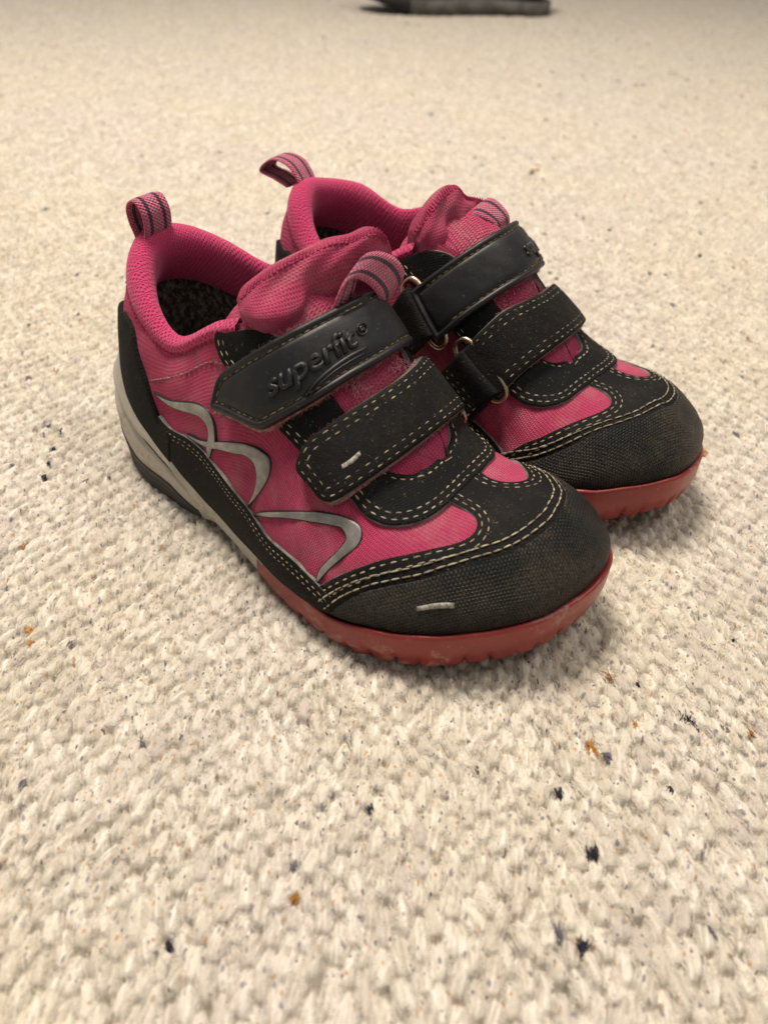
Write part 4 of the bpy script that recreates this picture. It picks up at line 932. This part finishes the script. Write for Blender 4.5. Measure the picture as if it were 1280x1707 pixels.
def loop_params(ci, ri):
    u = lambda k: hash01(ci, ri, k) - .5
    cx = ci * PX + u(1) * .8; cy = ri * PY + np.mod(ci, 2) * PY * .5 + u(2) * 1.3
    return cx, cy, u(3) * .4, 2.3 * (1 + u(4) * .30), 4.6 * (1 + u(5) * .24), 1.95 * (1 + u(6) * .4), u(7) * .7
def warp(X, Y):
    """slow drift of the rows, as in a hand woven rug"""
    return (X + 2.0 * np.sin(Y * .031 + X * .010) + 1.0 * (vnoise(X / 12, Y / 12, 31) - .5) * 2 + Y * .02, Y + 3.2 * np.sin(X * .035 + 1) + 1.8 * (vnoise(X / 13, Y / 11, 32) - .5) * 2)
def carpet_height(X0, Y0):
    X, Y = warp(X0, Y0)
    best = np.full(X.shape, -9.0); bi = np.zeros(X.shape); bs = np.zeros(X.shape); bt = np.zeros(X.shape); bf = np.zeros(X.shape)
    c0 = np.round(X / PX)
    for dc in (-2, -1, 0, 1, 2):
        ci = c0 + dc; r0 = np.round((Y - np.mod(ci, 2) * PY * .5) / PY)
        for dr in (-1, 0, 1):
            ri = r0 + dr; cx, cy, th, wx, hl, H, ff = loop_params(ci, ri)
            dx, dy = X - cx, Y - cy; c, s = np.cos(th), np.sin(th); a = (dx * c + dy * s) / wx; b = (-dx * s + dy * c) / hl
            r2 = np.abs(a) ** 2.1 + np.abs(b + .12 * a * a) ** 2.5
            h = H * np.sqrt(np.clip(1 - r2, 0, 1)) - .75 * b * (1 - .3 * b) + (H - 1.75) * .25 - np.clip(r2 - 1, 0, 9) * 2.5
            m = h > best; best = np.where(m, h, best); bi = np.where(m, hash01(ci, ri, 9), bi); bs = np.where(m, a * wx, bs); bt = np.where(m, b * hl, bt); bf = np.where(m, ff, bf)
    # fibres: streaks along the yarn, each loop with its own lay
    c, s = np.cos(bf), np.sin(bf); p, q = bs * c + bt * s, -bs * s + bt * c; q2 = q + .25 * p * p
    n1 = vnoise(p / .55 + bi * 91, q2 / 3.6 + bi * 37, 5); n2 = vnoise(p / .24 + bi * 51, q2 / 2.0, 6); n3 = vnoise(X0 / 1.6, Y0 / 1.9, 7); n4 = vnoise(X0 / .7, Y0 / .8, 8)
    z = (best - .2) * 1.34 - 1.0 + .55 * (n1 - .5) + .42 * (n2 - .5) + .50 * (n3 - .5) + .30 * (n4 - .5) + .5 * np.sin(X0 * .05 + 1) * np.sin(Y0 * .043) * .6
    crev = np.clip((best - .1) / 1.2, 0, 1)
    return z, bi, n1 * .6 + n2 * .4, crev
def fibre_variant(i):
    r = random.Random(100 + i); V = []; UV = []; F = []; L, rx, rz = 9.4, 2.3, 1.7
    def surf(t, a, extra):
        e = math.sin(math.pi * min(1, max(0, t))); k = .3 + .7 * e ** .6
        return (math.cos(a) * (rx * k + extra), (t - .5) * L, -1.5 + 1.75 * e ** .6 - .62 * (t - .5) * 2 + math.sin(a) * (.35 + extra))
    for s in range(46):
        a = r.uniform(.0, math.pi); t0 = r.uniform(.02, .80); dl = r.uniform(.10, .38); da = r.gauss(0, .6); lift = r.choice((.08, .12, .16, .22, .35, .8)) * r.uniform(.5, 1.3); b0 = len(V); n = 5; fu, fv = r.random() * 3, r.random() * 3
        for k in range(n):
            f = k / (n - 1); e = lift * (math.sin(math.pi * f) if lift < .3 else f ** 1.3) + .02
            x, y, z = surf(t0 + dl * f, a + da * f, e); w = .045 * (1.25 - f)
            V += [(x - w, y, z), (x + w, y + w * .5, z + .02)]; UV += [(fu, fv), (fu, fv)]
        for k in range(n - 1): F.append([b0 + 2 * k, b0 + 2 * k + 1, b0 + 2 * k + 3, b0 + 2 * k + 2])
    me = bpy.data.meshes.new('yarn_fibres'); me.from_pydata([(x * MM, y * MM, z * MM) for x, y, z in V], [], F)
    Lr = me.uv_layers.new(name='UVMap'); vi = np.zeros(len(me.loops), np.int32); me.loops.foreach_get('vertex_index', vi); Lr.data.foreach_set('uv', np.array(UV, np.float32)[vi].ravel())
    me.materials.append(WOOL); me.update()
    return bpy.data.objects.new('yarn_fibres', me)
def build_carpet():
    # one continuous sheet of raised yarn, finer where it is near
    ys = [40.0]
    while ys[-1] < 2500: ys.append(ys[-1] + .0021 * math.hypot(ys[-1], 178.5))
    ys = np.array([40 - 3.2 * k for k in range(95, 0, -1)] + ys); u = np.linspace(-1, 1, 701)
    e = np.cumsum(1.2 * 1.042 ** np.arange(88)); e = np.concatenate([-e[::-1], np.zeros(len(u)), e]); u = np.concatenate([np.full(88, -1.0), u, np.full(88, 1.0)]); nx = len(u)
    Y = np.repeat(ys[:, None], nx, 1); Xg = u[None] * (.70 * np.hypot(ys, 178.5) + 10)[:, None] + e[None]
    Z, bi, st, crev = carpet_height(Xg, Y); ny = len(ys); n = nx * ny
    me = bpy.data.meshes.new('carpet'); me.vertices.add(n); me.vertices.foreach_set('co', (np.stack([Xg, Y, Z], 2) * MM).astype(np.float32).ravel())
    idx = np.arange(n, dtype=np.int32).reshape(ny, nx); q = np.stack([idx[:-1, :-1], idx[:-1, 1:], idx[1:, 1:], idx[1:, :-1]], 2).reshape(-1, 4); nf = len(q)
    me.loops.add(nf * 4); me.loops.foreach_set('vertex_index', q.ravel()); me.polygons.add(nf); me.polygons.foreach_set('loop_start', np.arange(0, nf * 4, 4, dtype=np.int32))
    try: me.polygons.foreach_set('loop_total', np.full(nf, 4, np.int32))
    except Exception: pass
    me.polygons.foreach_set('use_smooth', np.ones(nf, bool))
    for nm, d in (('loop_tint', bi), ('fibre', st), ('crest', crev)):
        a = me.attributes.new(nm, 'FLOAT', 'POINT'); a.data.foreach_set('value', d.astype(np.float32).ravel())
    me.update(); me.validate(); me.materials.append(wool_material(False)); base = bpy.data.objects.new('carpet', me); COL.objects.link(base); base['kind'] = 'structure'
    proto = bpy.data.collections.new('yarn_fibres')
    for i in range(12): proto.objects.link(fibre_variant(i))
    C0, R0 = np.meshgrid(np.arange(-330, 331), np.arange(3, 232)); C0 = C0.ravel().astype(float); R0 = R0.ravel().astype(float)
    cx, cy, th, wx, hl, H, ff = loop_params(C0, R0); x, y = cx.copy(), cy.copy()
    for _ in range(6): wx_, wy_ = warp(x, y); x, y = x - (wx_ - cx), y - (wy_ - cy)
    keep = (np.abs(x) < .66 * np.hypot(y, 178) + 8) & (y > 50) & (hash01(C0, R0, 77) < np.clip((1900 - y) / 1300, 0, 1)); x, y, th, H, ff = x[keep], y[keep], th[keep], H[keep], ff[keep]; n = len(x)
    me = bpy.data.meshes.new('wool_fuzz'); me.vertices.add(n); me.vertices.foreach_set('co', (np.stack([x, y, (H - 1.95) * .9 + .3 * np.sin(x * .05 + 1) * np.sin(y * .043)], 1) * MM).astype(np.float32).ravel())
    rs = np.random.RandomState(5)
    def attr(name, typ, data):
        a = me.attributes.new(name, typ, 'POINT'); a.data.foreach_set('vector' if typ == 'FLOAT_VECTOR' else 'value', np.ascontiguousarray(data).ravel())
    attr('rot', 'FLOAT_VECTOR', np.stack([rs.normal(0, .08, n), rs.normal(0, .1, n), th + ff * .4], 1).astype(np.float32)); attr('siz', 'FLOAT_VECTOR', rs.uniform(.88, 1.15, (n, 3)).astype(np.float32))
    attr('tint', 'FLOAT', rs.uniform(0, 1, n).astype(np.float32)); attr('pick', 'INT', rs.randint(0, 12, n).astype(np.int32))
    o = bpy.data.objects.new('wool_fuzz', me); COL.objects.link(o); o.location.z = .0006; o.parent = base; o['kind'] = 'stuff'
    g = bpy.data.node_groups.new('lay_fibres', 'GeometryNodeTree'); g.interface.new_socket('Geometry', in_out='INPUT', socket_type='NodeSocketGeometry'); g.interface.new_socket('Geometry', in_out='OUTPUT', socket_type='NodeSocketGeometry')
    gi, go = g.nodes.new('NodeGroupInput'), g.nodes.new('NodeGroupOutput'); ci = g.nodes.new('GeometryNodeCollectionInfo'); ci.inputs[0].default_value = proto; ci.inputs['Separate Children'].default_value = True; ci.inputs['Reset Children'].default_value = True
    ip = g.nodes.new('GeometryNodeInstanceOnPoints'); ip.inputs['Pick Instance'].default_value = True
    def na(name, t): x = g.nodes.new('GeometryNodeInputNamedAttribute'); x.data_type = t; x.inputs[0].default_value = name; return x.outputs[0]
    g.links.new(gi.outputs[0], ip.inputs['Points']); g.links.new(ci.outputs[0], ip.inputs['Instance']); g.links.new(na('pick', 'INT'), ip.inputs['Instance Index'])
    er = g.nodes.new('FunctionNodeEulerToRotation'); g.links.new(na('rot', 'FLOAT_VECTOR'), er.inputs[0]); g.links.new(er.outputs[0], ip.inputs['Rotation']); g.links.new(na('siz', 'FLOAT_VECTOR'), ip.inputs['Scale'])
    g.links.new(ip.outputs[0], go.inputs[0]); mo = o.modifiers.new('lay_fibres', 'NODES'); mo.node_group = g
    # stray tufts of dyed fibre
    def tuft(name, spots, colr, n, ln, wd):
        V, F = [], []; r = random.Random(hash(name) % 97 if False else len(spots) * 7 + 3)
        for (x, y, size, ang) in spots:
            for k in range(int(n * size)):
                a = ang + r.gauss(0, .35); L = ln * size * r.uniform(.5, 1.1); cx_, cy_ = x + r.gauss(0, .45 * size), y + r.gauss(0, .7 * size); z0 = 1.3 + r.uniform(-.7, .5); b0 = len(V); bend = r.uniform(-.6, .6)
                for j in range(5):
                    t = j / 4 - .5; xx = cx_ + math.cos(a + bend * t) * L * t; yy = cy_ + math.sin(a + bend * t) * L * t; w = wd * (1 - abs(t) * 1.4)
                    nx, ny = -math.sin(a) * w, math.cos(a) * w; z = z0 - 3.4 * t * t * r.uniform(.8, 1.4)
                    V += [((xx - nx) * MM, (yy - ny) * MM, z * MM), ((xx + nx) * MM, (yy + ny) * MM, (z + .1) * MM)]
                for j in range(4): F.append([b0 + 2 * j, b0 + 2 * j + 1, b0 + 2 * j + 3, b0 + 2 * j + 2])
        m = bpy.data.meshes.new(name); m.from_pydata(V, [], F); m.materials.append(simple(name, colr, .9, 900, .05, var=.2)); ob = bpy.data.objects.new(name, m); COL.objects.link(ob); ob.parent = base; ob['kind'] = 'stuff'
    rf = random.Random(91)
    for k in range(430):
        y = 260 + 1500 * rf.random() ** 1.4; x = rf.uniform(-.5, .5) * (y + 150); 
        if x < 0 and rf.random() < .45: continue
        (DARK, OCHRE, GREYF, GREYF)[rf.randrange(4)].append((x, y, rf.uniform(.7, 1.0) + y / 1500, rf.uniform(.4, 2.6)))
    tuft('dark_fibres', DARK, C(.018, .018, .032), 26, 3.6, .16)
    tuft('ochre_fibres', OCHRE, C(.48, .22, .035), 26, 3.2, .16)
    tuft('grey_fibres', GREYF, C(.16, .15, .18), 16, 4.0, .14)
    # fine flyaway hairs
    V, F = [], []; r = random.Random(44)
    for k in range(9000):
        y = 60 + 520 * r.random() ** 1.5; x = r.uniform(-1, 1) * (110 + y * .55); a = r.uniform(0, math.pi); L = r.uniform(1.5, 5.5); bend = r.gauss(0, 1.6); b0 = len(V); px_, py_ = x, y; z0 = r.uniform(.2, 1.3); hh_ = r.uniform(-.4, 1.4); w = r.uniform(.018, .035)
        for j in range(7):
            t = j / 6; aa = a + bend * t; V += [((px_ - math.sin(aa) * w) * MM, (py_ + math.cos(aa) * w) * MM, (z0 + hh_ * math.sin(math.pi * t)) * MM), ((px_ + math.sin(aa) * w) * MM, (py_ - math.cos(aa) * w) * MM, (z0 + hh_ * math.sin(math.pi * t) + .02) * MM)]
            px_ += math.cos(aa) * L / 6; py_ += math.sin(aa) * L / 6
        for j in range(6): F.append([b0 + 2 * j, b0 + 2 * j + 1, b0 + 2 * j + 3, b0 + 2 * j + 2])
    m = bpy.data.meshes.new('loose_wool_hairs'); m.from_pydata(V, [], F); m.materials.append(simple('pale_hair', C(.66, .60, .50), .7, 900, .01, sheen=.3)); ob = bpy.data.objects.new('loose_wool_hairs', m); COL.objects.link(ob); ob.parent = base; ob['kind'] = 'stuff'
build_carpet()
# ------------------------------------------------------------------ dark shoe far back on the carpet
def far_shoe():
    root = bpy.data.objects.new('dark_shoe', None); COL.objects.link(root); root.location = (.245, 1.59, 0); root.rotation_euler = (0, 0, R(188)); root.scale = (1.16, 1.1, 1.0)
    root['label'] = 'large dark shoe with a grey sole, blurred at the top edge behind the pair'; root['category'] = 'shoe'
    # x towards its toe, 0 at the heel; lengths in mm
    def ringpts(x, wl, wr, z0, h, n=14):
        return [(x, -wr + (wl + wr) * (.5 - .5 * math.cos(math.pi * k / n)), z0 + h * math.sin(math.pi * k / n) ** .6) for k in range(n + 1)]
    def loft(name, secs, mat):
        V = [p for s_ in secs for p in s_]; nv = len(secs[0]); F = grid_faces(len(secs), nv, False, True); F.append(list(range(nv))[::-1]); F.append([(len(secs) - 1) * nv + j for j in range(nv)])
        me = bpy.data.meshes.new(name); me.from_pydata([(a * MM, b * MM, c * MM) for a, b, c in V], [], F); me.polygons.foreach_set('use_smooth', [True] * len(F)); me.materials.append(mat)
        o = bpy.data.objects.new(name, me); COL.objects.link(o); o.parent = root
    xs = [-4, 2, 12, 30, 60, 95, 130, 170, 210, 245, 268, 280, 284]
    wl = [10, 24, 34, 38, 36, 35, 40, 48, 50, 44, 32, 18, 6]; hh = [50, 66, 78, 86, 92, 98, 92, 70, 52, 42, 34, 24, 10]
    lift = [12, 10, 8, 6, 5, 5, 4, 4, 8, 16, 24, 32, 36]
    loft('upper', [ringpts(x, w_, w_ * .9, 20 + l, h) for x, w_, h, l in zip(xs, wl, hh, lift)], simple('black_cloth', C(.010, .010, .012), .85, 600, .2))
    loft('sole', [[(x, -w_ - 4, l), (x, -w_ - 5, l + 22), (x, w_ + 5, l + 22), (x, w_ + 4, l)] for x, w_, l in zip(xs[:9], wl, [0, 0, 0, 0, 2, 4, 4, 2, 3])], simple('dark_grey_sole', C(.11, .105, .10), .8, 600, .2))
    loft('toe_rand', [[(x, -w_ - 3, l - 2), (x, -w_ - 3, l + 16), (x, w_ + 3, l + 16), (x, w_ + 3, l - 2)] for x, w_, l in zip(xs[8:], wl[8:], lift[8:])], simple('black_rand', C(.015, .015, .015), .8, 600, .2))
far_shoe()
